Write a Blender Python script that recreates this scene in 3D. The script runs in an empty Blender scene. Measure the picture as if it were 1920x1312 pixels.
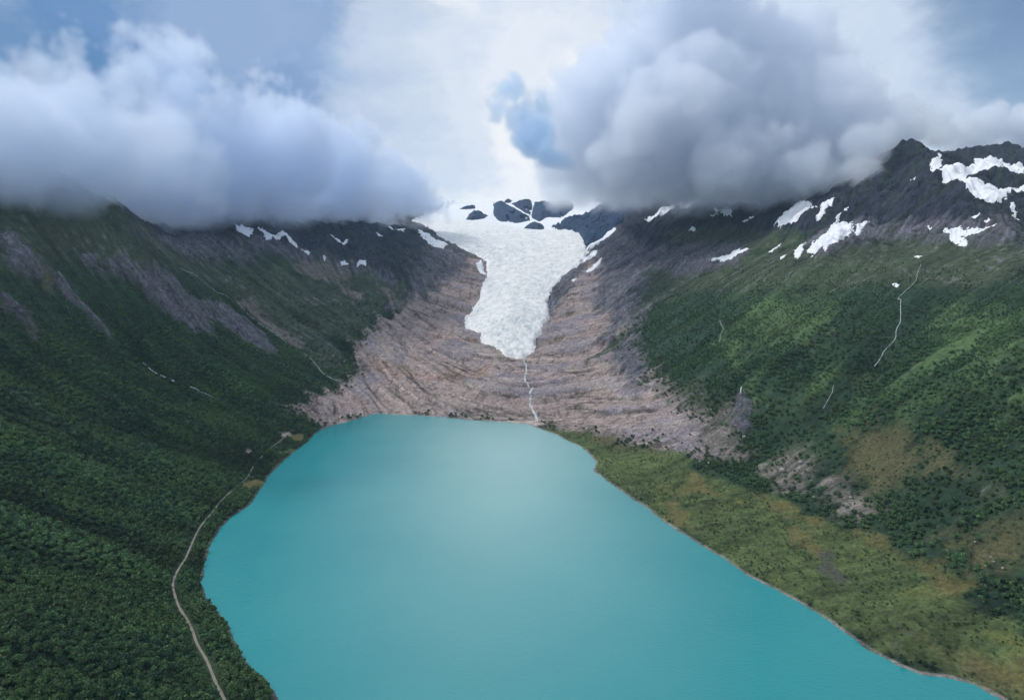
import bpy, math, random
import numpy as np
R = math.radians

# ---------------------------------------------------------------- camera, world, sun, exposure
scene = bpy.context.scene
COL = scene.collection
CAM_Z, PITCH, F = 400.0, R(7.8), 1280.0          # eye height above the lake, tilt down, focal length for a 1920 px wide frame
cd = bpy.data.cameras.new("camera"); cam = bpy.data.objects.new("camera", cd); COL.objects.link(cam)
cd.lens = 24.0; cd.sensor_width = 36.0; cd.clip_start = 1.0; cd.clip_end = 60000.0
cam.location = (0, 0, CAM_Z); cam.rotation_euler = (R(90) - PITCH, 0, 0)
scene.camera = cam

SUN_EL, SUN_AZ = R(52), R(-75)                    # azimuth measured from +Y (ahead) towards +X (right)
sl = bpy.data.lights.new("sun", 'SUN'); sun = bpy.data.objects.new("sun", sl); COL.objects.link(sun)
sl.energy = 2.2; sl.angle = R(8); sl.color = (1.0, 0.97, 0.93)
sd = np.array([math.sin(SUN_AZ) * math.cos(SUN_EL), math.cos(SUN_AZ) * math.cos(SUN_EL), math.sin(SUN_EL)])
from mathutils import Vector
sun.rotation_euler = Vector(sd).to_track_quat('Z', 'Y').to_euler()
scene.view_settings.view_transform = 'Standard'; scene.view_settings.look = 'None'
scene.view_settings.gamma = 1.0; scene.view_settings.exposure = 0.0
scene.cycles.use_denoising = True
scene.cycles.max_bounces = 5; scene.cycles.diffuse_bounces = 2; scene.cycles.glossy_bounces = 2
scene.cycles.volume_bounces = 1; scene.cycles.transparent_max_bounces = 8
scene.cycles.caustics_reflective = False; scene.cycles.caustics_refractive = False

world = bpy.data.worlds.new("World"); scene.world = world; world.use_nodes = True
wt = world.node_tree; wt.nodes.clear(); WL = wt.links.new
def WN(t, **kw):
    n = wt.nodes.new(t)
    for k, v in kw.items(): setattr(n, k, v)
    return n
def WM(op, a, b=None, c=None, clamp=False):
    n = WN('ShaderNodeMath', operation=op, use_clamp=clamp)
    for i, v in enumerate((a, b, c)):
        if v is None: continue
        if isinstance(v, (int, float)): n.inputs[i].default_value = v
        else: WL(v, n.inputs[i])
    return n.outputs[0]
def WMIX(fac, a, b):
    n = WN('ShaderNodeMix', data_type='RGBA')
    for s, v in ((0, fac), (6, a), (7, b)):
        if isinstance(v, (int, float)): n.inputs[s].default_value = v
        elif isinstance(v, tuple): n.inputs[s].default_value = v + (1,)
        else: WL(v, n.inputs[s])
    return n.outputs[2]
tc = WN('ShaderNodeTexCoord')
sky = WN('ShaderNodeTexSky', sky_type='NISHITA', sun_disc=False, sun_elevation=SUN_EL, sun_rotation=SUN_AZ, dust_density=.2, ozone_density=4.0)
skyv = WN('ShaderNodeVectorMath', operation='SCALE'); WL(sky.outputs[0], skyv.inputs[0]); skyv.inputs['Scale'].default_value = .10
# cloud deck: noise over the sky directions, warped so its edges curl
def wnoise(scale, detail, rough, offs=(0, 0, 0), vec=None, stretch=(1, 1, 1.8)):
    mp = WN('ShaderNodeMapping'); mp.inputs['Location'].default_value = offs; mp.inputs['Scale'].default_value = stretch
    WL(vec or tc.outputs['Generated'], mp.inputs['Vector'])
    n = WN('ShaderNodeTexNoise'); n.inputs['Scale'].default_value = scale; n.inputs['Detail'].default_value = detail; n.inputs['Roughness'].default_value = rough
    WL(mp.outputs[0], n.inputs['Vector']); return n
wn = wnoise(3.2, 6, .6, (3.1, 0, 0))
wsub = WN('ShaderNodeVectorMath', operation='SUBTRACT'); WL(wn.outputs['Color'], wsub.inputs[0]); wsub.inputs[1].default_value = (.5, .5, .5)
wadd = WN('ShaderNodeVectorMath', operation='MULTIPLY_ADD'); WL(wsub.outputs[0], wadd.inputs[0]); wadd.inputs[1].default_value = (.42, .42, .42); WL(tc.outputs['Generated'], wadd.inputs[2])
wnorm = WN('ShaderNodeVectorMath', operation='NORMALIZE'); WL(wadd.outputs[0], wnorm.inputs[0])
def region(px, py, r0, r1):
    """soft patch of sky round a bearing; radii in degrees"""
    cx, cy = px - 960.0, 656.0 - py; ct, st = math.cos(PITCH), math.sin(PITCH)
    v = np.array([cx, F * ct + cy * st, cy * ct - F * st]); v /= np.linalg.norm(v)
    d = WN('ShaderNodeVectorMath', operation='DOT_PRODUCT'); WL(wnorm.outputs[0], d.inputs[0]); d.inputs[1].default_value = tuple(v)
    mr = WN('ShaderNodeMapRange', interpolation_type='SMOOTHSTEP'); WL(d.outputs['Value'], mr.inputs['Value'])
    mr.inputs['From Min'].default_value = math.cos(R(r1)); mr.inputs['From Max'].default_value = math.cos(R(r0))
    return mr.outputs[0]
def wramp(fac, stops):
    n = WN('ShaderNodeValToRGB'); e = n.color_ramp.elements
    while len(e) < len(stops): e.new(.5)
    for el, (p, c) in zip(e, stops): el.position = p; el.color = (c, c, c, 1)
    WL(fac, n.inputs[0]); return n.outputs[0]
big = wnoise(2.3, 7, .55, (0, 5, 1), wnorm.outputs[0]).outputs['Fac']
med = wnoise(6.5, 6, .6, (7, 0, 2), wnorm.outputs[0]).outputs['Fac']
thick = WM('ADD', WM('MULTIPLY', big, .6), WM('MULTIPLY', med, .4))
fine_ = wnoise(15, 6, .6, (1, 3, 2), wnorm.outputs[0], (1, 1, 1.4)).outputs['Fac']
def patchy(reg, k=.9, lo=.22, hi=.80):
    t = WM('ADD', reg, WM('MULTIPLY', WM('SUBTRACT', med, .5), k)); t = WM('ADD', t, WM('MULTIPLY', WM('SUBTRACT', fine_, .5), k * .5))
    return WM('MULTIPLY', wramp(t, [(lo, 0), (hi, 1)]), wramp(reg, [(0, 0), (.3, 1)]))
tx_ = WM('ADD', thick, WM('MULTIPLY', WM('SUBTRACT', fine_, .5), .35))
col = WMIX(wramp(tx_, [(.36, 0), (.64, 1)]), (.50, .62, .80), (.84, .88, .94))       # thin high overcast
col = WMIX(WM('MULTIPLY', region(820, 280, 4, 24), WM('ADD', .6, WM('MULTIPLY', wramp(tx_, [(.40, 0), (.60, 1)]), .4))), col, (1.0, 1.0, 1.0))
col = WMIX(WM('MULTIPLY', region(1750, 130, 5, 20), .6), col, (.62, .73, .89))
lowc = WMIX(wramp(tx_, [(.40, 0), (.62, 1)]), (.20, .33, .56), (.42, .53, .74))
col = WMIX(WM('MULTIPLY', patchy(region(80, 160, 8, 33)), .92), col, lowc)
col = WMIX(WM('MULTIPLY', patchy(region(330, 120, 2, 13)), .85), col, (.12, .26, .52))
col = WMIX(WM('MULTIPLY', patchy(region(510, 90, 1, 8)), .7), col, (.24, .37, .62))
col = WMIX(WM('MULTIPLY', patchy(region(0, 240, 2, 13)), .75), col, (.09, .23, .46))
col = WMIX(WM('MULTIPLY', patchy(region(760, 150, 1, 9)), .5), col, (.50, .63, .82))
col = WMIX(WM('MULTIPLY', patchy(region(440, 10, 1, 7)), .22), col, (.56, .65, .83))
col = WMIX(WM('MULTIPLY', patchy(region(1000, 60, 1, 8)), .4), col, (.55, .67, .86))
col = WMIX(WM('MULTIPLY', region(2000, -70, 1, 12), .95), col, skyv.outputs[0])
lp = None
bg = WN('ShaderNodeBackground'); WL(col, bg.inputs[0]); bg.inputs[1].default_value = 1.0
wo = WN('ShaderNodeOutputWorld'); WL(bg.outputs[0], wo.inputs[0])


# ---------------------------------------------------------------- small helpers
def meta(o, label=None, cat=None, group=None, kind=None):
    if label: o['label'] = label
    if cat: o['category'] = cat
    if group: o['group'] = group
    if kind: o['kind'] = kind
    return o

def mesh_np(name, verts, faces, mat=None, smooth=True, parent=None, attrs=None, cols=None):
    """verts (n,3); faces (m,3|4) int array -> one linked object"""
    me = bpy.data.meshes.new(name)
    verts = np.ascontiguousarray(verts, dtype=np.float32); faces = np.ascontiguousarray(faces, dtype=np.int32)
    n, m, k = len(verts), len(faces), faces.shape[1]
    me.vertices.add(n); me.vertices.foreach_set('co', verts.ravel())
    me.loops.add(m * k); me.loops.foreach_set('vertex_index', faces.ravel())
    me.polygons.add(m); me.polygons.foreach_set('loop_start', np.arange(0, m * k, k, dtype=np.int32))
    me.update(calc_edges=True)
    me.polygons.foreach_set('use_smooth', np.full(m, smooth, dtype=bool))
    for key, arr in (attrs or {}).items():
        a = me.attributes.new(key, 'FLOAT', 'POINT'); a.data.foreach_set('value', np.ascontiguousarray(arr, dtype=np.float32))
    for key, arr in (cols or {}).items():
        a = me.attributes.new(key, 'FLOAT_COLOR', 'POINT')
        c = np.ones((n, 4), np.float32); c[:, :3] = arr; a.data.foreach_set('color', c.ravel())
    if mat: me.materials.append(mat)
    o = bpy.data.objects.new(name, me); COL.objects.link(o)
    if parent: o.parent = parent
    return o

def sstep(x, a, b):
    t = np.clip((x - a) / (b - a), 0, 1); return t * t * (3 - 2 * t)

def _hash(ix, iy, seed):
    h = (ix.astype(np.int64) * 374761393 + iy.astype(np.int64) * 668265263 + seed * 1274126177) & 0xffffffff
    h = ((h ^ (h >> 13)) * 1274126177) & 0xffffffff
    return ((h ^ (h >> 16)) & 0xffff).astype(np.float32) / 65535.0

def perlin(x, y, seed=0):
    ix = np.floor(x).astype(np.int64); iy = np.floor(y).astype(np.int64)
    fx = (x - ix).astype(np.float32); fy = (y - iy).astype(np.float32)
    ux = fx * fx * fx * (fx * (fx * 6 - 15) + 10); uy = fy * fy * fy * (fy * (fy * 6 - 15) + 10)
    def g(dx, dy):
        a = _hash(ix + dx, iy + dy, seed) * (2 * np.pi)
        return np.cos(a) * (fx - dx) + np.sin(a) * (fy - dy)
    a = g(0, 0); b = g(1, 0); c = g(0, 1); d = g(1, 1)
    return (a + (b - a) * ux + (c - a) * uy + (a - b - c + d) * ux * uy) * 1.5

def fbm(x, y, scale, octaves=4, seed=0, gain=0.5, ridged=False):
    s = np.zeros(np.shape(x), np.float32); amp = 1.0; tot = 0; f = 1.0 / scale
    for k in range(octaves):
        n = perlin(x * f + 17.3 * k, y * f - 9.1 * k, seed + k)
        if ridged: n = 1 - 2 * np.abs(n)
        s += amp * n; tot += amp; amp *= gain; f *= 2.03
    return s / tot

# ---------------------------------------------------------------- survey: photo bearings -> positions in the valley
CT, ST = math.cos(PITCH), math.sin(PITCH)
def bearing(px, py):
    cx = np.asarray(px, float) - 960.0; cy = 656.0 - np.asarray(py, float)
    return cx, F * CT + cy * ST, cy * CT - F * ST
def lake_pt(px, py):
    X, Y, Z = bearing(px, py); s = -CAM_Z / Z
    return np.stack([X * s, Y * s], -1)
def pix(x, y, z):
    zz = z - CAM_Z; d = y * CT - zz * ST; u = y * ST + zz * CT
    d = np.maximum(d, 1.0)
    return 960 + F * x / d, 656 - F * u / d

SHORE_PX = [(522,1312),(500,1275),(470,1250),(447,1215),(430,1175),(405,1140),(385,1120),(379,1090),(383,1060),(392,1025),(412,990),(440,965),(470,945),(490,915),(505,890),(520,875),(545,852),(575,830),(596,808),(620,798),(655,790),(690,778),(712,775),(745,777),(790,779),(840,783),(890,788),(930,790),(990,795),(1010,803),(1045,815),(1062,825),(1090,838),(1105,850),(1118,868),(1112,882),(1140,903),(1165,920),(1190,938),(1215,952),(1232,968),(1245,978),(1280,1000),(1320,1025),(1360,1048),(1400,1078),(1450,1103),(1500,1130),(1550,1160),(1590,1190),(1630,1218),(1680,1245),(1730,1266),(1780,1270),(1830,1285),(1875,1308),(1920,1335),(1990,1380)]
SHORE = np.concatenate([lake_pt([p[0] for p in SHORE_PX], [p[1] for p in SHORE_PX]),
                        np.array([(560, 300), (600, -500), (-300, -500), (-190, 250), (-200, 480)])])

def seg_dist(x, y, poly, closed=True, chunk=400000):
    """distance to a polyline and (when closed) inside flag, vectorised"""
    P = np.asarray(poly, float); Q = np.roll(P, -1, 0)
    if not closed: P, Q = P[:-1], Q[:-1]
    d = np.full(x.shape, 1e18); ins = np.zeros(x.shape, bool)
    for (ax, ay), (bx, by) in zip(P, Q):
        ex, ey = bx - ax, by - ay; L = ex * ex + ey * ey + 1e-9
        t = np.clip(((x - ax) * ex + (y - ay) * ey) / L, 0, 1)
        dd = (x - ax - t * ex) ** 2 + (y - ay - t * ey) ** 2
        np.minimum(d, dd, out=d)
        if closed and ay != by:
            c = ((ay > y) != (by > y)) & (x < (bx - ax) * (y - ay) / (by - ay) + ax)
            ins ^= c
    d = np.sqrt(d)
    return (d, ins) if closed else d

# control heights: (photo x, photo y, distance ahead in metres)
CTRL = [
 (0,1312,470),(0,1100,620),(0,950,760),(0,800,960),(0,700,1100),(0,600,1230),(0,500,1370),(0,400,1520),(0,320,1640),
 (250,1312,529),(250,1100,748),(250,950,951),(250,800,1220),(250,700,1424),(250,600,1567),(250,500,1700),(245,430,1790),(120,370,1700),(180,395,1740),
 (300,432,2450),(390,420,2600),(400,900,1120),(400,800,1340),(400,700,1570),(400,600,1900),(400,520,2150),(400,460,2400),(440,425,2750),
 (600,750,1740),(600,700,1918),(600,640,2170),(600,560,2520),(600,500,2750),(600,440,3000),(560,415,3200),
 (750,720,1885),(750,660,2140),(750,600,2486),(750,540,2730),(750,480,3000),(750,440,3300),(720,425,3700),
 (870,720,1860),(870,660,2180),(880,600,2540),(905,520,3000),(900,480,3250),(800,430,3900),
 (970,720,1840),(970,672,2170),(960,600,2430),(960,540,2840),(960,480,3300),(960,440,3900),(960,420,4400),(960,385,5000),
 (1030,660,2180),(1030,600,2490),(1060,520,2950),(1100,470,3300),(1150,430,3600),(1120,385,4700),
 (1050,760,1700),(1050,700,1948),
 (1200,870,1246),(1200,820,1390),(1200,760,1540),(1200,700,1744),(1200,640,2016),(1200,580,2337),(1200,520,2600),(1200,460,3000),(1200,400,3400),
 (1400,980,970),(1400,900,1130),(1400,850,1205),(1400,780,1308),(1400,700,1453),(1400,620,1613),(1400,540,1850),(1400,490,2200),(1400,420,2700),(1400,365,3000),
 (1650,1180,677),(1650,1050,823),(1650,950,938),(1650,880,1017),(1650,800,1102),(1650,700,1250),(1650,600,1405),(1650,500,1650),(1600,450,1900),(1600,380,2300),
 (1650,400,2150),(1700,320,2320),(1740,330,2360),(1780,390,2350),
 (1900,1200,637),(1900,1100,708),(1900,1000,771),(1900,900,833),(1900,800,925),(1900,700,1017),(1900,600,1190),(1900,500,1400),(1900,487,1480),(1900,465,1750),(1880,400,2150),
 (1850,360,2600),(1885,290,2900),(1800,303,2900),(1950,300,2950),(1560,360,2800),(1480,350,3100),(1300,365,3500),
]
WCTRL = [(-700,100,230),(-1100,400,420),(-1500,900,620),(-1700,1800,720),(-1900,2800,760),(-2200,4200,800),(-1200,-300,400),
 (850,350,190),(1150,600,380),(1500,1000,470),(1900,1700,640),(2600,2800,820),(2600,4500,850),(1200,-200,350),
 (0,5700,805),(-100,6600,820),(0,8200,860),(-3000,7000,900),(3000,7000,900),(0,9500,900),(-1500,5500,800),(1600,5200,800),(-700,4200,620),
 (0,900,-12),(0,1300,-10),(150,700,-15),(-200,700,-12),(50,500,-15),(-200,1250,-10),(60,150,-12)]
cp = []
for px, py, Y in CTRL:
    X_, Y_, Z_ = bearing(px, py); cp.append((X_ * Y / Y_, Y, CAM_Z + Z_ * Y / Y_))
cp += [tuple(map(float, w)) for w in WCTRL]
for k in range(0, len(SHORE) - 5, 2): cp.append((SHORE[k, 0], SHORE[k, 1], 0.5))
cp = np.array(cp)
def tps_fit(P, lam=40.0):
    S = 1000.0; q = P[:, :2] / S; n = len(q)
    r2 = ((q[:, None] - q[None]) ** 2).sum(-1); K = 0.5 * r2 * np.log(r2 + 1e-9) + np.eye(n) * lam * 1e-6
    A = np.zeros((n + 3, n + 3)); A[:n, :n] = K; A[:n, n] = 1; A[:n, n + 1:] = q; A[n:, :n] = A[:n, n:].T
    w = np.linalg.solve(A, np.concatenate([P[:, 2], np.zeros(3)]))
    return q, w, S
TQ, TW, TS = tps_fit(cp)
def tps(x, y):
    x = x / TS; y = y / TS; o = TW[len(TQ)] + TW[-2] * x + TW[-1] * y
    for (a, b), w in zip(TQ, TW):
        r2 = (x - a) ** 2 + (y - b) ** 2 + 1e-9
        o = o + w * 0.5 * r2 * np.log(r2)
    return o

# regular base grid
GX0, GY0, GS = -3600.0, -600.0, 12.0
gnx, gny = 601, 901
gx, gy = np.meshgrid(GX0 + GS * np.arange(gnx), GY0 + GS * np.arange(gny))
BASE = tps(gx, gy)
sdist, sins = seg_dist(gx, gy, SHORE)
SDF = np.where(sins, -sdist, sdist)            # metres from the lake shore, negative in the water
def sample(A, x, y, x0=GX0, y0=GY0, s=GS):
    u = np.clip((x - x0) / s, 0, A.shape[1] - 1.001); v = np.clip((y - y0) / s, 0, A.shape[0] - 1.001)
    i = u.astype(np.int64); j = v.astype(np.int64); a = u - i; b = v - j
    return (A[j, i] * (1 - a) + A[j, i + 1] * a) * (1 - b) + (A[j + 1, i] * (1 - a) + A[j + 1, i + 1] * a) * b
def shore_blend(h, d):
    ramp = np.where(d > 0, 0.6 + 0.10 * d, 0.12 * d - 0.5)
    out = np.where(d > 0, np.maximum(h, ramp * .5), np.clip(h, -15, -3))
    return np.where(d > 0, ramp + (out - ramp) * sstep(d, 5, 90), np.maximum(ramp, -12))
# summits that stand out of the general slope
PEAKS = [(1712, 270, 2330, 210, .88, 3), (1748, 296, 2380, 150, 1.0, 6), (1885, 280, 2900, 300, .75, 4), (1815, 298, 2950, 260, .7, 5)]
def peaks(x, y, h):
    for px, py, Yd, wid, stp, seed in PEAKS:
        X_, Y_, Z_ = bearing(px, py); cx, cy, top = X_ * Yd / Y_, Yd, CAM_Z + Z_ * Yd / Y_
        near = (np.abs(x - cx) < 900) & (np.abs(y - cy) < 900)
        if not near.any(): continue
        xn, yn = x[near], y[near]
        ddx = xn - cx; ddy = (yn - cy) * .75
        ang = np.arctan2(ddy, ddx)
        r = np.sqrt(ddx ** 2 + ddy ** 2) * (1 + .16 * np.sin(ang * 3 + seed) + .10 * np.sin(ang * 7 + seed * 2)) + fbm(xn, yn, 150, 4, 40 + seed, ridged=True) * 26
        cone = top + 8 - np.maximum(r, 0) * stp * (0.75 + .25 * np.exp(-np.maximum(r, 0) / 120))
        hh = h[near]; k = 22.0
        h[near] = k * np.logaddexp(hh / k, cone / k) if False else np.maximum(hh, cone) + k * np.exp(-np.abs(hh - cone) / k) * .5
    return h

BH = peaks(gx, gy, shore_blend(BASE, SDF))

def at(px, py, tmax=9000.0):
    """where the sight line through a photo point meets the valley's ground"""
    px = np.atleast_1d(np.asarray(px, float)); py = np.atleast_1d(np.asarray(py, float))
    X, Y, Z = bearing(px, py); X = X / Y; Z = Z / Y
    hit = np.full(px.shape, np.nan); prev = np.full(px.shape, 300.0); t = np.full(px.shape, 300.0); done = np.zeros(px.shape, bool)
    while (~done).any() and t[0] < tmax:
        below = (CAM_Z + Z * t) < np.maximum(sample(BH, X * t, t), 0)
        new = below & ~done; hit[new] = 0.5 * (prev[new] + t[new]); done |= new
        prev = t; t = t + 6.0
    lo = hit - 4; hi = hit + 4
    for _ in range(8):
        m = (lo + hi) / 2; b = (CAM_Z + Z * m) < np.maximum(sample(BH, X * np.nan_to_num(m, nan=1e3), np.nan_to_num(m, nan=1e3)), 0)
        hi = np.where(b, m, hi); lo = np.where(b, lo, m)
    m = np.where(np.isnan(hit), tmax, m)
    return np.stack([X * m, m], -1)
def densify(pts, closed=True, step=12.0):
    P = np.asarray(pts, float); out = []
    n = len(P); last = n if closed else n - 1
    for k in range(last):
        a, b = P[k], P[(k + 1) % n]; m = max(1, int(np.hypot(*(b - a)) / step))
        for j in range(m): out.append(a + (b - a) * j / m)
    if not closed: out.append(P[-1])
    return np.array(out)
def ground_poly(pts, closed=True, step=12.0):
    d = densify(pts, closed, step); return at(d[:, 0], d[:, 1])

# streak fields: noise smeared down the slope (gullies) and along the contours (ice-scoured benches)
LS = 4.0; LX0, LY0 = -2500.0, 250.0; lnx, lny = 1251, 1176
lx, ly = np.meshgrid(LX0 + LS * np.arange(lnx), LY0 + LS * np.arange(lny))
def blur(A, n):
    for _ in range(n):
        A = (np.roll(A, 1, 0) + A + np.roll(A, -1, 0)) / 3; A = (np.roll(A, 1, 1) + A + np.roll(A, -1, 1)) / 3
    return A
BS = blur(BH.copy(), 3)
GYg, GXg = np.gradient(BS, GS)
def lic(noise, across, steps, h, bowl=False):
    gxx = sample(GXg, lx, ly); gyy = sample(GYg, lx, ly)
    if bowl:                                         # ice-moulded layers hang like a hammock across the valley
        gxx = gxx - np.clip((lx - 20) * .0011, -.5, .5)
    nrm = np.sqrt(gxx ** 2 + gyy ** 2) + 1e-6; gxx /= nrm; gyy /= nrm
    if across: gxx, gyy = -gyy, gxx
    acc = noise.copy(); n = 1
    for sgn in (1, -1):
        X, Y = lx.copy(), ly.copy(); dx, dy = gxx, gyy
        for k in range(steps):
            X = X + sgn * h * dx; Y = Y + sgn * h * dy
            ndx = sample(gxx, X, Y, LX0, LY0, LS); ndy = sample(gyy, X, Y, LX0, LY0, LS)
            s = np.sign(ndx * dx + ndy * dy); s[s == 0] = 1; dx, dy = ndx * s, ndy * s
            acc += sample(noise, X, Y, LX0, LY0, LS); n += 1
    acc /= n; return (acc - acc.mean()) / (acc.std() + 1e-6)
rng = np.random.default_rng(7)
white = rng.standard_normal(lx.shape)
GULLY = lic(fbm(lx, ly, 60, 3, 5), False, 14, 12)
RAVINE = lic(fbm(lx, ly, 150, 2, 15), False, 22, 14)
BENCHBIG = lic(fbm(lx, ly, 70, 2, 19), True, 26, 12, True)
RILL = lic(white, False, 10, 6)
BENCH = lic(fbm(lx, ly, 34, 3, 9), True, 14, 10, True)
STRIA = lic(white, True, 20, 6, True)
def lsample(A, x, y):
    w = sstep(x, LX0, LX0 + 200) * (1 - sstep(x, LX0 + LS * (lnx - 1) - 200, LX0 + LS * (lnx - 1))) * (1 - sstep(y, LY0 + LS * (lny - 1) - 400, LY0 + LS * (lny - 1)))
    return sample(A, x, y, LX0, LY0, LS) * w
TCOLS, TROWS = 1300, 1300          # resolution of the terrain sheet

# ---------------------------------------------------------------- land cover (what grows or lies where), surveyed as outlines on the ground
FOREST, HEATH, BRIGHT, ROCK, SLAB, MEADOW, YELLOW, SCREE, DARKROCK, SAND, RUST, BROWN, MUD, UNDER = range(14)
NCL = 14
def z3(*p): return [(x * .3354, y * .3354 + 360) for x, y in p]
def z4(*p): return [(x * .375 + 560, y * .375 + 340) for x, y in p]
def z5(*p): return [(x * .375 + 1200, y * .375 + 340) for x, y in p]
def z2(*p): return [(x * .5 + 960, y * .5) for x, y in p]
def z6(*p): return [(x * .4208, y * .4208 + 760) for x, y in p]
GLACIER = z4((1120,888),(1080,886),(1030,880),(995,850),(960,830),(915,800),(905,760),(835,735),(835,690),(870,650),(905,590),(910,545),(945,480),(940,400),(870,365),(800,340),(740,310),(680,270),(600,225),(560,215),(640,195),(800,200),(960,212),(1100,240),(1230,250),(1300,250),(1400,265),(1425,300),(1440,345),(1460,362),(1420,410),(1370,460),(1320,490),(1270,540),(1245,600),(1255,680),(1225,720),(1205,770),(1185,790),(1180,855))
FIELD = z4((1300,258),(1230,262),(1100,250),(960,220),(800,206),(640,200),(560,214),(640,170),(700,150),(780,120),(860,85),(1000,88),(1200,88),(1400,108),(1530,120),(1480,165),(1400,208),(1300,222),(1270,232))
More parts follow.
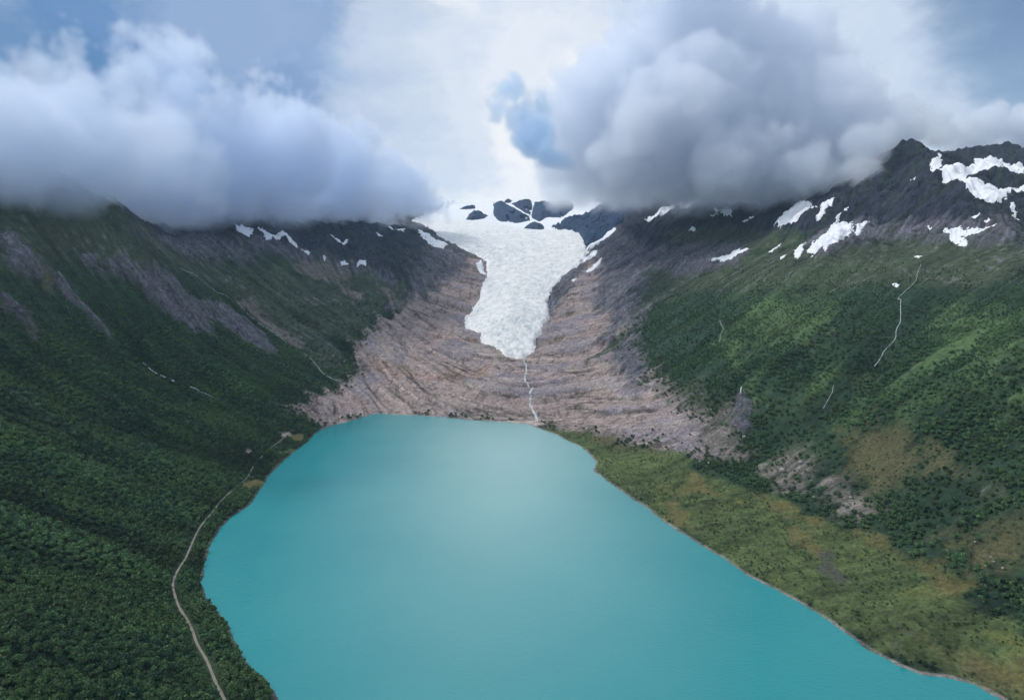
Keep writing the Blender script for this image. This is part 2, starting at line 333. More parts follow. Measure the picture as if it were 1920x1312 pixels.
COVER = [
 (ROCK, 40, [(700,425),(780,415),(1240,415),(1270,480),(1250,540),(1190,620),(1100,650),(860,640),(760,600),(690,520)]),
 (ROCK, 60, [(250,436),(330,428),(440,432),(560,440),(700,430),(800,430),(890,500),(905,540),(880,600),(840,625),(780,610),(730,585),(690,560),(640,515),(560,495),(480,475),(400,500),(330,490)]),
 (DARKROCK, 60, [(260,436),(330,428),(440,430),(560,430),(700,428),(780,440),(800,470),(760,560),(740,520),(660,500),(600,480),(480,450),(380,455)]),
 (HEATH, 50, [(0,300),(120,350),(250,430),(260,450),(330,500),(250,520),(150,500),(0,460)]),
 (HEATH, 40, [(270,440),(420,520),(500,500),(560,520),(640,560),(720,570),(700,610),(640,640),(650,700),(600,690),(540,640),(480,580),(330,500)]),
 (HEATH, 30, z4((80,430),(180,470),(330,470),(520,540),(530,600),(440,610),(400,650),(200,560),(60,480))),
 (SCREE, 20, [(540,492),(600,494),(640,500),(655,520),(620,532),(560,515)]),
 (SCREE, 14, z3((1330,590),(1440,640),(1560,760),(1700,850),(1720,890),(1640,870),(1480,750),(1340,650))),
 (SCREE, 14, z4((400,520),(460,540),(520,620),(580,665),(520,650),(440,590))),
 (SCREE, 10, z4((190,510),(330,560),(330,600),(230,560))),
 (ROCK, 16, z3((0,280),(120,300),(180,390),(270,450),(300,560),(180,520),(90,450),(0,420))),
 (BROWN, 22, z3((225,450),(300,480),(290,570),(225,560))),
 (ROCK, 12, z3((310,500),(420,540),(430,620),(520,700),(610,810),(560,780),(450,690),(360,600))),
 (ROCK, 14, z3((0,580),(120,650),(165,780),(75,730),(0,690))),
 (SCREE, 10, z3((140,770),(210,790),(230,860),(160,820))),
 (ROCK, 18, z3((560,390),(760,380),(900,420),(960,470),(1060,600),(1250,650),(1330,680),(1480,800),(1560,900),(1550,940),(1450,900),(1350,850),(1240,780),(1150,790),(1050,760),(960,690),(850,600),(740,500),(560,470))),
 (ROCK, 8, z3((430,330),(560,330),(550,400),(520,470),(470,400))),
 (SLAB, 35, [(600,803),(555,780),(535,765),(580,750),(600,735),(640,725),(665,705),(655,665),(690,620),(720,595),(780,590),(870,585),(960,640),(1040,600),(1100,560),(1150,590),(1180,640),(1200,700),(1245,720),(1285,760),(1330,810),(1360,850),(1330,865),(1250,840),(1180,835),(1100,815),(1040,803),(1000,797),(900,786),(800,781),(740,779),(690,782),(640,800)]),
 (ROCK, 40, [(1060,540),(1100,500),(1160,440),(1200,440),(1250,470),(1260,500),(1225,560),(1180,610),(1150,640),(1130,640),(1150,590),(1100,570),(1040,610),(1030,590)]),
 (SLAB, 34, [(720,605),(790,560),(850,520),(890,480),(925,480),(925,540),(880,600),(860,650),(760,640)]),
 (SLAB, 30, [(1020,640),(1035,590),(1075,530),(1110,490),(1125,500),(1110,560),(1100,640)]),
 (ROCK, 30, [(1130,640),(1190,640),(1215,700),(1190,740),(1150,700)]),
 (HEATH, 12, z4((1560,820),(1640,760),(1640,790),(1580,850),(1500,880),(1430,930),(1430,910))),
 (HEATH, 40, [(1225,510),(1300,490),(1450,470),(1600,450),(1720,455),(1930,470),(1930,520),(1700,540),(1500,540),(1300,545),(1220,570),(1190,590)]),
 (DARKROCK, 30, [(1150,400),(1300,360),(1500,370),(1660,370),(1700,270),(1960,280),(1960,420),(1720,440),(1600,430),(1480,450),(1350,475),(1240,480),(1180,450)]),
 (ROCK, 20, [(1230,480),(1300,455),(1400,455),(1410,470),(1380,500),(1300,515),(1240,510)]),
 (HEATH, 25, [(1240,440),(1330,428),(1450,440),(1500,455),(1430,470),(1330,460),(1250,465)]),
 (ROCK, 30, [(1500,450),(1600,425),(1750,420),(1900,410),(1940,470),(1750,452),(1650,450),(1530,485)]),
 (BRIGHT, 55, [(1770,570),(1830,580),(1900,600),(1900,680),(1860,720),(1800,720),(1760,690),(1750,620)]),
 (BRIGHT, 45, [(1740,690),(1770,700),(1740,760),(1700,800),(1680,780),(1710,730)]),
 (BRIGHT, 55, [(1400,560),(1500,560),(1560,590),(1540,650),(1440,650),(1390,610)]),
 (BRIGHT, 30, [(1360,640),(1410,650),(1400,690),(1370,690)]),
 (BRIGHT, 26, [(1395,700),(1420,730),(1430,760),(1400,740)]),
 (BRIGHT, 26, [(1590,750),(1612,750),(1603,800),(1585,845),(1578,800)]),
 (BRIGHT, 30, [(1540,690),(1560,680),(1550,740),(1520,760)]),
 (BRIGHT, 30, [(1870,700),(1920,690),(1920,760),(1880,780)]),
 (SCREE, 30, [(1240,720),(1330,740),(1390,780),(1400,860),(1350,875),(1320,830),(1290,790),(1250,760)]),
 (HEATH, 20, [(1260,720),(1320,720),(1360,770),(1330,790),(1290,760)]),
 (ROCK, 8, z5((480,1060),(530,1080),(540,1170),(560,1200),(540,1270),(480,1260),(470,1150))),
 (BROWN, 34, [(1590,815),(1640,800),(1700,815),(1705,850),(1690,900),(1650,930),(1610,900),(1570,860)]),
 (BROWN, 22, [(1730,840),(1800,860),(1800,900),(1750,900)]),
 (SCREE, 24, [(1440,880),(1480,850),(1530,870),(1525,910),(1470,925),(1430,900)]),
 (SCREE, 24, [(1540,905),(1600,920),(1640,955),(1600,970),(1550,945)]),
 (MEADOW, 16, [(1010,803),(1100,812),(1180,835),(1280,852),(1330,880),(1420,910),(1500,955),(1560,980),(1650,1015),(1720,1060),(1800,1115),(1930,1180),(1960,1400),(1875,1308),(1730,1266),(1590,1190),(1500,1130),(1400,1078),(1320,1025),(1245,978),(1190,938),(1112,882),(1090,838)]),
 (BROWN, 14, [(1130,815),(1180,835),(1240,850),(1180,846),(1100,825)]),
 (FOREST, 9, [(1295,862),(1340,860),(1400,890),(1440,910),(1420,925),(1360,905),(1300,885)]),
 (YELLOW, 12, [(1255,940),(1275,935),(1285,975),(1300,995),(1275,990),(1250,968)]),
 (YELLOW, 12, [(1288,895),(1310,880),(1330,905),(1340,925),(1300,925),(1275,930)]),
 (YELLOW, 14, [(1420,925),(1450,935),(1480,950),(1465,962),(1430,945)]),
 (YELLOW, 14, [(1480,948),(1540,975),(1520,990),(1480,968)]),
 (YELLOW, 14, [(1480,990),(1510,1000),(1545,1030),(1535,1050),(1500,1020)]),
 (YELLOW, 14, [(1600,990),(1650,1010),(1690,1040),(1640,1030)]),
 (YELLOW, 16, [(1700,1045),(1760,1070),(1820,1105),(1790,1115),(1740,1085)]),
 (YELLOW, 16, [(1790,1225),(1860,1235),(1925,1265),(1925,1300),(1850,1275),(1810,1255)]),
 (BROWN, 22, [(1700,1190),(1770,1210),(1830,1260),(1900,1300),(1840,1285),(1760,1240)]),
 (MUD, 6, [(1540,1030),(1560,1035),(1562,1065),(1595,1090),(1572,1096),(1538,1068)]),
 (MUD, 5, [(1648,1140),(1690,1175),(1700,1190),(1672,1172)]),
 (MUD, 4, [(1676,1200),(1684,1200),(1684,1240),(1676,1240)]),
 (BROWN, 34, [(1780,1005),(1850,1000),(1925,1030),(1925,1090),(1850,1060),(1790,1035)]),
 (HEATH, 14, [(1820,900),(1880,900),(1890,940),(1840,945)]),
 (BRIGHT, 5, [(515,852),(545,836),(552,845),(520,857)]),
 (BRIGHT, 5, [(498,870),(525,858),(528,868),(505,877)]),
 (YELLOW, 5, [(450,905),(485,897),(492,910),(460,918)]),
 (SAND, 5, [(455,840),(472,845),(470,856),(462,855)]),
 (SAND, 6, [(525,812),(548,806),(546,818),(530,822)]),
 (YELLOW, 5, [(545,815),(575,812),(570,828),(548,830)]),
 (RUST, 10, z4((600,765),(760,775),(900,790),(970,822),(900,815),(760,800),(640,790))),
 (RUST, 12, z4((1190,830),(1300,780),(1340,790),(1260,835),(1190,850))),
 (RUST, 16, z4((350,890),(500,920),(640,960),(800,930),(980,950),(900,1000),(640,1000),(500,1000),(380,960))),
 (SAND, 5, z4((960,1200),(1050,1195),(1180,1195),(1240,1215),(1200,1222),(1080,1212),(980,1212))),
]
COVER += [(UNDER, 16, GLACIER), (UNDER, 30, FIELD)]
C = np.zeros((NCL,) + lx.shape, np.float32); C[FOREST] = 1
wx = fbm(lx, ly, 70, 4, 21) * 34; wy = fbm(lx, ly, 70, 4, 22) * 34
fine = fbm(lx, ly, 22, 3, 23)
for cls, feather, poly in COVER:
    P = ground_poly(poly); P = P[P[:, 1] < 8900]
    if len(P) < 3: continue
    pad = feather * 2 + 60
    i0 = max(0, int((P[:, 0].min() - pad - LX0) / LS)); i1 = min(lnx, int((P[:, 0].max() + pad - LX0) / LS) + 1)
    j0 = max(0, int((P[:, 1].min() - pad - LY0) / LS)); j1 = min(lny, int((P[:, 1].max() + pad - LY0) / LS) + 1)
    if i1 <= i0 or j1 <= j0: continue
    k = min(1.0, feather / 25)
    sx = lx[j0:j1, i0:i1] + wx[j0:j1, i0:i1] * k; sy = ly[j0:j1, i0:i1] + wy[j0:j1, i0:i1] * k
    d, ins = seg_dist(sx, sy, P); d = np.where(ins, d, -d) + fine[j0:j1, i0:i1] * feather * 1.0 + GULLY[j0:j1, i0:i1] * feather * 0.3
    w = sstep(d, -feather * .8, feather * .8)
    C[:, j0:j1, i0:i1] *= (1 - w); C[cls, j0:j1, i0:i1] += w
# above the sight lines' reach: high ground is dark rock
hi = sample(BH, lx, ly)
w = sstep(hi + fbm(lx, ly, 300, 3, 31) * 70, 430, 520) * (1 - C[SLAB]) * (1 - C[UNDER]) * (1 - C[ROCK] * .5) * (1 - .75 * C[HEATH]) * np.where((lx < 0) & (ly < 1950), .25, 1)
C *= (1 - w); C[DARKROCK] += w

def cover(x, y, warp=True):
    if warp:
        x2 = x + fbm(x, y, 16, 3, 51) * 9; y2 = y + fbm(x, y, 16, 3, 52) * 9
    else: x2, y2 = x, y
    return np.stack([sample(C[k], x2, y2, LX0, LY0, LS) for k in range(NCL)])

def height(x, y, W=None, detail=True):
    x = np.asarray(x, float); y = np.asarray(y, float)
    d = sample(SDF, x, y)
    near = (d > -60) & (d < 60) & (y > 200)
    if near.any():
        dd, ii = seg_dist(x[near] + fbm(x[near], y[near], 25, 3, 61) * 3, y[near] + fbm(x[near], y[near], 25, 3, 62) * 3, SHORE); d[near] = np.where(ii, -dd, dd)
    h = shore_blend(sample(BASE, x, y), d)
    h = peaks(x, y, h)
    if not detail: return h
    if W is None: W = cover(x, y, False)
    off = sstep(d, 15, 140)
    g = lsample(GULLY, x, y); ri = lsample(RILL, x, y); be = lsample(BENCH, x, y); st = lsample(STRIA, x, y)
    rock = W[ROCK] + W[DARKROCK]; slab = W[SLAB] + W[RUST]
    ra = lsample(RAVINE, x, y); rid = fbm(x, y, 130, 5, 71, .55, True); cr = fbm(x, y, 34, 4, 75, .55, True)
    dh = off * (W[FOREST] * (ra * 6 * sstep(d, 60, 300) + g * 2.8 + rid * 5) + (W[HEATH] + W[BRIGHT]) * (ra * 5 + g * 2.6 + rid * 5 + ri * .4) + W[SCREE] * (g * 1.2 + cr * 3.5))
    dh += off * W[ROCK] * (ra * 4 + rid * 17 + cr * 8 + g * 3.2 + ri * 1.5) + off * W[DARKROCK] * (rid * 32 + cr * 11 + g * 4 + ri * 1.3)
    dh += off * W[ROCK] * (be * 2.0 + st * .8) * sstep(y, 1500, 1900)
    bq = lsample(BENCHBIG, x, y) * 1.6 + be * .25; fq = bq - np.floor(bq); terr = np.floor(bq) + sstep(fq, .55, .95)
    dh += sstep(d, 5, 70) * (slab + .5 * W[ROCK]) * terr * 2.6
    dh += sstep(d, 3, 60) * slab * (be * 1.5 + st * .6 + cr * .9 + rid * 7)
    dh += sstep(d, 3, 60) * (W[MEADOW] + W[YELLOW] + W[BROWN]) * (fbm(x, y, 60, 3, 81) * 3.0 + fbm(x, y, 12, 3, 82) * .9)
    far = sstep(y, 4200, 5600)
    dh += far * fbm(x, y, 600, 5, 91, .5, True) * 40
    return h + dh

ALB = np.array([(.021,.045,.026),(.050,.068,.042),(.062,.102,.042),(.128,.126,.152),(.315,.255,.235),(.070,.098,.036),(.118,.110,.042),(.165,.148,.135),(.030,.038,.058),(.42,.36,.32),(.32,.235,.205),(.092,.090,.044),(.070,.074,.054),(.20,.19,.19)], np.float32)
def ground_colour(x, y, z, W):
    col = np.tensordot(ALB.T, W, 1)                       # (3, ...)
    g = lsample(GULLY, x, y); ri = lsample(RILL, x, y); be = lsample(BENCH, x, y); st = lsample(STRIA, x, y)
    n1 = fbm(x, y, 90, 4, 101); n2 = fbm(x, y, 18, 4, 105, .6); n3 = fbm(x, y, 260, 3, 109)
    slab = W[SLAB] + W[RUST]; rock = W[ROCK] + W[DARKROCK] + W[SCREE]; veg = W[FOREST] + W[HEATH] + W[BRIGHT] + W[MEADOW]
    f = 1 + slab * (.05 * np.clip(be, -2, 2) + .15 * np.clip(st, -2, 2) + .12 * n2 + .12 * n1) + rock * (.30 * np.clip(ri, -2, 2) + .75 * n2 + .35 * n1) + veg * (.17 * np.clip(ri, -2, 2) + .6 * n2 + .3 * n1 + .12 * np.clip(g, -2, 2))
    col = col * np.clip(f, .22, 2.4)
    # long dark joints and wet seams in the ice-scoured rock, running with its layers
    seam = sstep(-st - .2 * be + .9 * n2 + .8 * n1, .8, 1.6) * (slab + W[ROCK] * .6)
    col = col * (1 - .35 * seam)
    bb_ = lsample(BENCHBIG, x, y) + n2 * .35; crack = (1 - sstep(np.abs(bb_), .06, .24)) * sstep(n1 + .3 * n3, -.35, .15) * (slab + .4 * W[ROCK]); col = col * (1 - .66 * crack)
    bc_ = lsample(BENCH, x, y) + n2 * .5; crack = (1 - sstep(np.abs(bc_ - .8), .08, .28)) * sstep(-n1, -.2, .25) * (slab + .4 * W[ROCK]); col = col * (1 - .5 * crack)
    pale = sstep(st + .5 * be, .9, 2.0) * slab
    col = col * (1 + .25 * pale)
    crk = sstep(fbm(x, y, 42, 4, 115, .6, True), .50, .75) * (slab + .5 * rock); col = col * (1 - .45 * crk)
    # grass on ledges of the crags, moss and lichen on the slabs, stony spots in the heath
    m = sstep(n2 * 1.2 + n1 * .8 - .25 * ri, .05, .5) * rock * .6
    col = col * (1 - m) + np.array([.036,.058,.034])[:, None] * m if col.ndim == 2 else col
    m = sstep(n2 * 1.2 + .22 * ri + n1 * .8, .28, .75) * (W[HEATH]) * .75
    col = col * (1 - m) + np.array([.17,.16,.175])[:, None] * m
    b2 = lsample(BENCHBIG, x, y); p1 = fbm(x, y * .8, 230, 4, 120) * .8 + .13 * b2 + .05 * be; p2 = fbm(x, y, 170, 4, 126) * .8 - .10 * b2 + .12 * be
    m = sstep(p1, .02, .22) * W[SLAB] * .65
    col = col * (1 - m) + np.array([.235,.215,.255])[:, None] * m * (1 + .3 * n2)
    m = sstep(p2, .12, .32) * W[SLAB] * .6
    col = col * (1 - m) + np.array([.36,.280,.262])[:, None] * m * (1 + .3 * n2)
    m = sstep(-p2, .15, .35) * W[SLAB] * .5
    col = col * (1 - m) + np.array([.38,.325,.28])[:, None] * m * (1 + .3 * n2)
    m = sstep(n3 * 1.1 + n1 * .9, .12, .6) * (W[FOREST] + W[HEATH]) * .55
    col = col * (1 - m) + np.array([.050,.080,.036])[:, None] * m
    m = sstep(n1 + n2 * .6, .15, .6) * W[MEADOW] * .6
    col = col * (1 - m) + np.array([.12,.125,.035])[:, None] * m
    return np.clip(col, .004, .9)

# ---------------------------------------------------------------- materials
def nodes(name):
    m = bpy.data.materials.new(name); m.use_nodes = True; nt = m.node_tree; nt.nodes.clear()
    out = nt.nodes.new('ShaderNodeOutputMaterial'); return m, nt, out
def N(nt, t, **kw):
    n = nt.nodes.new(t)
    for k, v in kw.items():
        if k.startswith('i_'): n.inputs[k[2:].replace('_', ' ')].default_value = v
        else: setattr(n, k, v)
    return n
def noise_node(nt, vec, scale, detail=4, rough=.55):
    n = N(nt, 'ShaderNodeTexNoise'); n.inputs['Scale'].default_value = scale; n.inputs['Detail'].default_value = detail; n.inputs['Roughness'].default_value = rough
    nt.links.new(vec, n.inputs['Vector']); return n.outputs['Fac']
def math_node(nt, op, a, b=None, c=None, clamp=False):
    n = nt.nodes.new('ShaderNodeMath'); n.operation = op; n.use_clamp = clamp
    for i, v in enumerate((a, b, c)):
        if v is None: continue
        if isinstance(v, (int, float)): n.inputs[i].default_value = v
        else: nt.links.new(v, n.inputs[i])
    return n.outputs[0]
def mix_col(nt, fac, a, b, blend='MIX'):
    n = nt.nodes.new('ShaderNodeMix'); n.data_type = 'RGBA'; n.blend_type = blend
    for s, v in ((0, fac), (6, a), (7, b)):
        if isinstance(v, (int, float)): n.inputs[s].default_value = v
        elif isinstance(v, tuple): n.inputs[s].default_value = v + (1,) if len(v) == 3 else v
        else: nt.links.new(v, n.inputs[s])
    return n.outputs[2]
def ramp(nt, fac, stops):
    n = nt.nodes.new('ShaderNodeValToRGB'); e = n.color_ramp.elements
    while len(e) < len(stops): e.new(.5)
    for el, (p, c) in zip(e, stops): el.position = p; el.color = (c, c, c, 1) if isinstance(c, (int, float)) else tuple(c) + (1,)
    nt.links.new(fac, n.inputs[0]); return n.outputs[0]

def ground_material():
    m, nt, out = nodes('ground_cover'); L = nt.links.new
    b = N(nt, 'ShaderNodeBsdfPrincipled'); b.inputs['Roughness'].default_value = .9; b.inputs['Specular IOR Level'].default_value = .2
    geo = N(nt, 'ShaderNodeNewGeometry'); at_ = N(nt, 'ShaderNodeAttribute', attribute_name='ground_colour'); rk = N(nt, 'ShaderNodeAttribute', attribute_name='rockiness')
    pos = geo.outputs['Position']
    n1 = noise_node(nt, pos, .22, 5, .65); n2 = noise_node(nt, pos, .06, 4, .6)
    v = math_node(nt, 'MULTIPLY', ramp(nt, n1, [(.3, .55), (.5, 1.0), (.72, 1.5)]), ramp(nt, n2, [(.3, .8), (.7, 1.2)]))
    # joints: dark cracks on bare rock
    vor = N(nt, 'ShaderNodeTexVoronoi', feature='DISTANCE_TO_EDGE'); vor.inputs['Scale'].default_value = .035
    mp = N(nt, 'ShaderNodeMapping'); mp.inputs['Scale'].default_value = (.6, 1.6, 2.5)
    wob = N(nt, 'ShaderNodeTexNoise'); wob.inputs['Scale'].default_value = .03; wob.inputs['Detail'].default_value = 4
    L(pos, wob.inputs['Vector'])
    sc = N(nt, 'ShaderNodeVectorMath', operation='MULTIPLY_ADD'); L(wob.outputs['Color'], sc.inputs[0]); sc.inputs[1].default_value = (30, 30, 30); L(pos, sc.inputs[2])
    L(sc.outputs[0], mp.inputs['Vector']); L(mp.outputs[0], vor.inputs['Vector'])
    cr = ramp(nt, vor.outputs['Distance'], [(0, .45), (.06, 1.0)])
    v = math_node(nt, 'MULTIPLY', v, math_node(nt, 'ADD', math_node(nt, 'MULTIPLY', math_node(nt, 'SUBTRACT', cr, 1), math_node(nt, 'MULTIPLY', rk.outputs['Fac'], .7)), 1))
    col = mix_col(nt, 1.0, at_.outputs['Color'], v, 'MULTIPLY')
    L(col, b.inputs['Base Color'])
    bp = N(nt, 'ShaderNodeBump'); bp.inputs['Distance'].default_value = 4.0; bp.inputs['Strength'].default_value = .8
    L(math_node(nt, 'ADD', n1, math_node(nt, 'MULTIPLY', cr, .4)), bp.inputs['Height']); L(bp.outputs[0], b.inputs['Normal'])
    L(b.outputs[0], out.inputs[0]); return m
M_ground = ground_material()

def snow_material(name, base=(.76,.78,.81), dirt=.25):
    m, nt, out = nodes(name); L = nt.links.new
    b = N(nt, 'ShaderNodeBsdfPrincipled'); b.inputs['Roughness'].default_value = .6
    geo = N(nt, 'ShaderNodeNewGeometry'); pos = geo.outputs['Position']
    n1 = noise_node(nt, pos, .05, 6, .6)
    L(mix_col(nt, ramp(nt, n1, [(.48, 0), (.75, dirt)]), base, (.42,.43,.46)), b.inputs['Base Color'])
    bp = N(nt, 'ShaderNodeBump'); bp.inputs['Distance'].default_value = 1.5; bp.inputs['Strength'].default_value = .5
    L(n1, bp.inputs['Height']); L(bp.outputs[0], b.inputs['Normal']); L(b.outputs[0], out.inputs[0]); return m
M_snow = snow_material('old_snow')

def ice_material():
    m, nt, out = nodes('glacier_ice'); L = nt.links.new
    b = N(nt, 'ShaderNodeBsdfPrincipled'); b.inputs['Roughness'].default_value = .5
    geo = N(nt, 'ShaderNodeNewGeometry'); pos = geo.outputs['Position']
    crv = N(nt, 'ShaderNodeAttribute', attribute_name='crevasse'); fan = N(nt, 'ShaderNodeAttribute', attribute_name='firn')
    n1 = noise_node(nt, pos, .03, 6, .65); n2 = noise_node(nt, pos, .16, 5, .7)
    base = mix_col(nt, ramp(nt, n1, [(.35, 0), (.65, 1)]), (.70,.69,.67), (.86,.84,.81))
    base = mix_col(nt, crv.outputs['Fac'], base, (.40,.46,.48))
    base = mix_col(nt, ramp(nt, n2, [(.55, 0), (.8, .5)]), base, (.48,.48,.47))
    base = mix_col(nt, fan.outputs['Fac'], base, (.80,.80,.80))
    L(base, b.inputs['Base Color'])
    bp = N(nt, 'ShaderNodeBump'); bp.inputs['Distance'].default_value = 2; bp.inputs['Strength'].default_value = .8
    L(n2, bp.inputs['Height']); L(bp.outputs[0], b.inputs['Normal']); L(b.outputs[0], out.inputs[0]); return m
M_ice = ice_material()

# ---------------------------------------------------------------- terrain: one sheet out past the horizon, cut into its named tracts
th = np.concatenate([np.linspace(-62, -39.5, 60)[:-1], np.linspace(-39.5, 39.5, TCOLS), np.linspace(39.5, 62, 60)[1:]]) * np.pi / 180
rr = np.concatenate([np.exp(np.linspace(math.log(240), math.log(5200), TROWS)), np.exp(np.linspace(math.log(5200), math.log(14000), 120))[1:]])
TH, RR = np.meshgrid(th, rr); tx = (RR * np.sin(TH)).ravel(); ty = (RR * np.cos(TH)).ravel()
W = cover(tx, ty)
tz = height(tx, ty, W)
outside = 1 - sstep(np.abs(tx), 2100, 2480) * 1.0
tcol = ground_colour(tx, ty, tz, W)
# rim of washed stones at the water's edge
sd_ = sample(SDF, tx, ty)
stones = (1 - sstep(np.abs(sd_ - 1), 1.5, 4.5)) * np.where(tx < -60, .35, 1) * sstep(ty - 0 * tx, 300, 500) * .8 * (.5 + .5 * sstep(fbm(tx, ty, 40, 2, 140), -.3, .3))
tcol = tcol * (1 - stones) + np.array([.27,.25,.24])[:, None] * stones
# distant high plateau under permanent snow
fs = sstep(ty + fbm(tx, ty, 500, 4, 141) * 500, 4300, 4900) * sstep(tz + fbm(tx, ty, 300, 4, 142) * 80, 480, 620) * (1 - sstep(np.abs(tx), 1500, 2300))
tcol = tcol * (1 - fs) + np.array([.74,.77,.81])[:, None] * fs
rockiness = np.clip(W[ROCK] + W[DARKROCK] + W[SLAB] + W[RUST] + .5 * W[SCREE], 0, 1) * (1 - fs)
nr, nc = TH.shape
idx = np.arange(nr * nc).reshape(nr, nc)
faces = np.stack([idx[:-1, :-1], idx[:-1, 1:], idx[1:, 1:], idx[1:, :-1]], -1).reshape(-1, 4)
tv = np.stack([tx, ty, tz], -1)
# which tract each face belongs to
fx_, fy_ = tx[faces[:, 0]], ty[faces[:, 0]]; Wf = W[:, faces[:, 0]]
fsd = sd_[faces[:, 0]]
bed = (Wf[SLAB] + Wf[RUST]) > .5
mead = (Wf[MEADOW] + Wf[YELLOW]) > .5
lakeb = fsd < -1
axis_x = np.interp(fy_, [0, 800, 1700, 2200, 3000, 9000], [0, 0, -50, 10, 40, 100])
tract = np.where(lakeb, 0, np.where(bed, 1, np.where(mead & (fx_ > 0), 2, np.where(fx_ < axis_x, 3, 4))))
TR = [('lake_bed', 'silty bed of the lake under the turquoise water', 'lake bed'),
      ('bedrock', 'bare pinkish ice-scoured rock slabs between the lake and the glacier tongue', 'bedrock'),
      ('meadow', 'flat olive green meadow with yellow bog patches along the right shore', 'meadow'),
      ('hillside', 'steep wooded mountainside left of the lake with grey crags above', 'hillside'),
      ('hillside', 'broad green mountainside right of the lake rising to dark rocky peaks', 'hillside')]
for k, (nm, lab, cat) in enumerate(TR):
    ff = faces[tract == k]
    used, inv = np.unique(ff, return_inverse=True)
    o = mesh_np(nm, tv[used], inv.reshape(-1, 4), M_ground, cols={'ground_colour': tcol[:, used].T}, attrs={'rockiness': rockiness[used]})
    meta(o, lab, cat, kind='structure')

# ---------------------------------------------------------------- lake
def lake_material():
    m, nt, out = nodes('glacial_water'); L = nt.links.new
    b = N(nt, 'ShaderNodeBsdfPrincipled'); b.inputs['IOR'].default_value = 1.33; b.inputs['Specular IOR Level'].default_value = .85
    geo = N(nt, 'ShaderNodeNewGeometry'); pos = geo.outputs['Position']
    n0 = noise_node(nt, pos, .0035, 3, .5)
    body = mix_col(nt, ramp(nt, n0, [(.3, 0), (.7, 1)]), (.006,.206,.227), (.015,.238,.250))
    # sky sheen painted into the water colour, palest at the lake's head and middle
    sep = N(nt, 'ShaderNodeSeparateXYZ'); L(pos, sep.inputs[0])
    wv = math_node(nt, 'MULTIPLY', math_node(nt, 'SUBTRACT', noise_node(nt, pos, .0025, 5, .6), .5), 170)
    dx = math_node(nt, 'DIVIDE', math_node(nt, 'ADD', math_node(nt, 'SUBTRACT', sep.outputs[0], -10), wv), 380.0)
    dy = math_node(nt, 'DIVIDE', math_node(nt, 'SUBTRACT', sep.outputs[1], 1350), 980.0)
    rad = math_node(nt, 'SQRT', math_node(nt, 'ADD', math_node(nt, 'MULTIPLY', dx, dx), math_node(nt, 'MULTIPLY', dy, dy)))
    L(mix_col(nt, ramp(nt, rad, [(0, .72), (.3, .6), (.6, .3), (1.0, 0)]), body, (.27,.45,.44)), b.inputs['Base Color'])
    mp = N(nt, 'ShaderNodeMapping'); mp.inputs['Scale'].default_value = (.12, .3, 1); L(pos, mp.inputs['Vector'])
    n1 = noise_node(nt, mp.outputs[0], 1.0, 4, .6)
    n3 = noise_node(nt, pos, .008, 5, .6); L(ramp(nt, n3, [(.35, .09), (.65, .20)]), b.inputs['Roughness'])
    bp = N(nt, 'ShaderNodeBump'); bp.inputs['Distance'].default_value = .8; bp.inputs['Strength'].default_value = .7
    L(n1, bp.inputs['Height']); L(bp.outputs[0], b.inputs['Normal'])
    L(b.outputs[0], out.inputs[0]); return m
bm_v = [(-900, -700, 0), (900, -700, 0), (900, 2000, 0), (-900, 2000, 0)]
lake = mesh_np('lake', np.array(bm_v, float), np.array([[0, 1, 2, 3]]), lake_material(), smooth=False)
meta(lake, 'milky turquoise glacial lake filling the valley floor', 'lake', kind='structure')

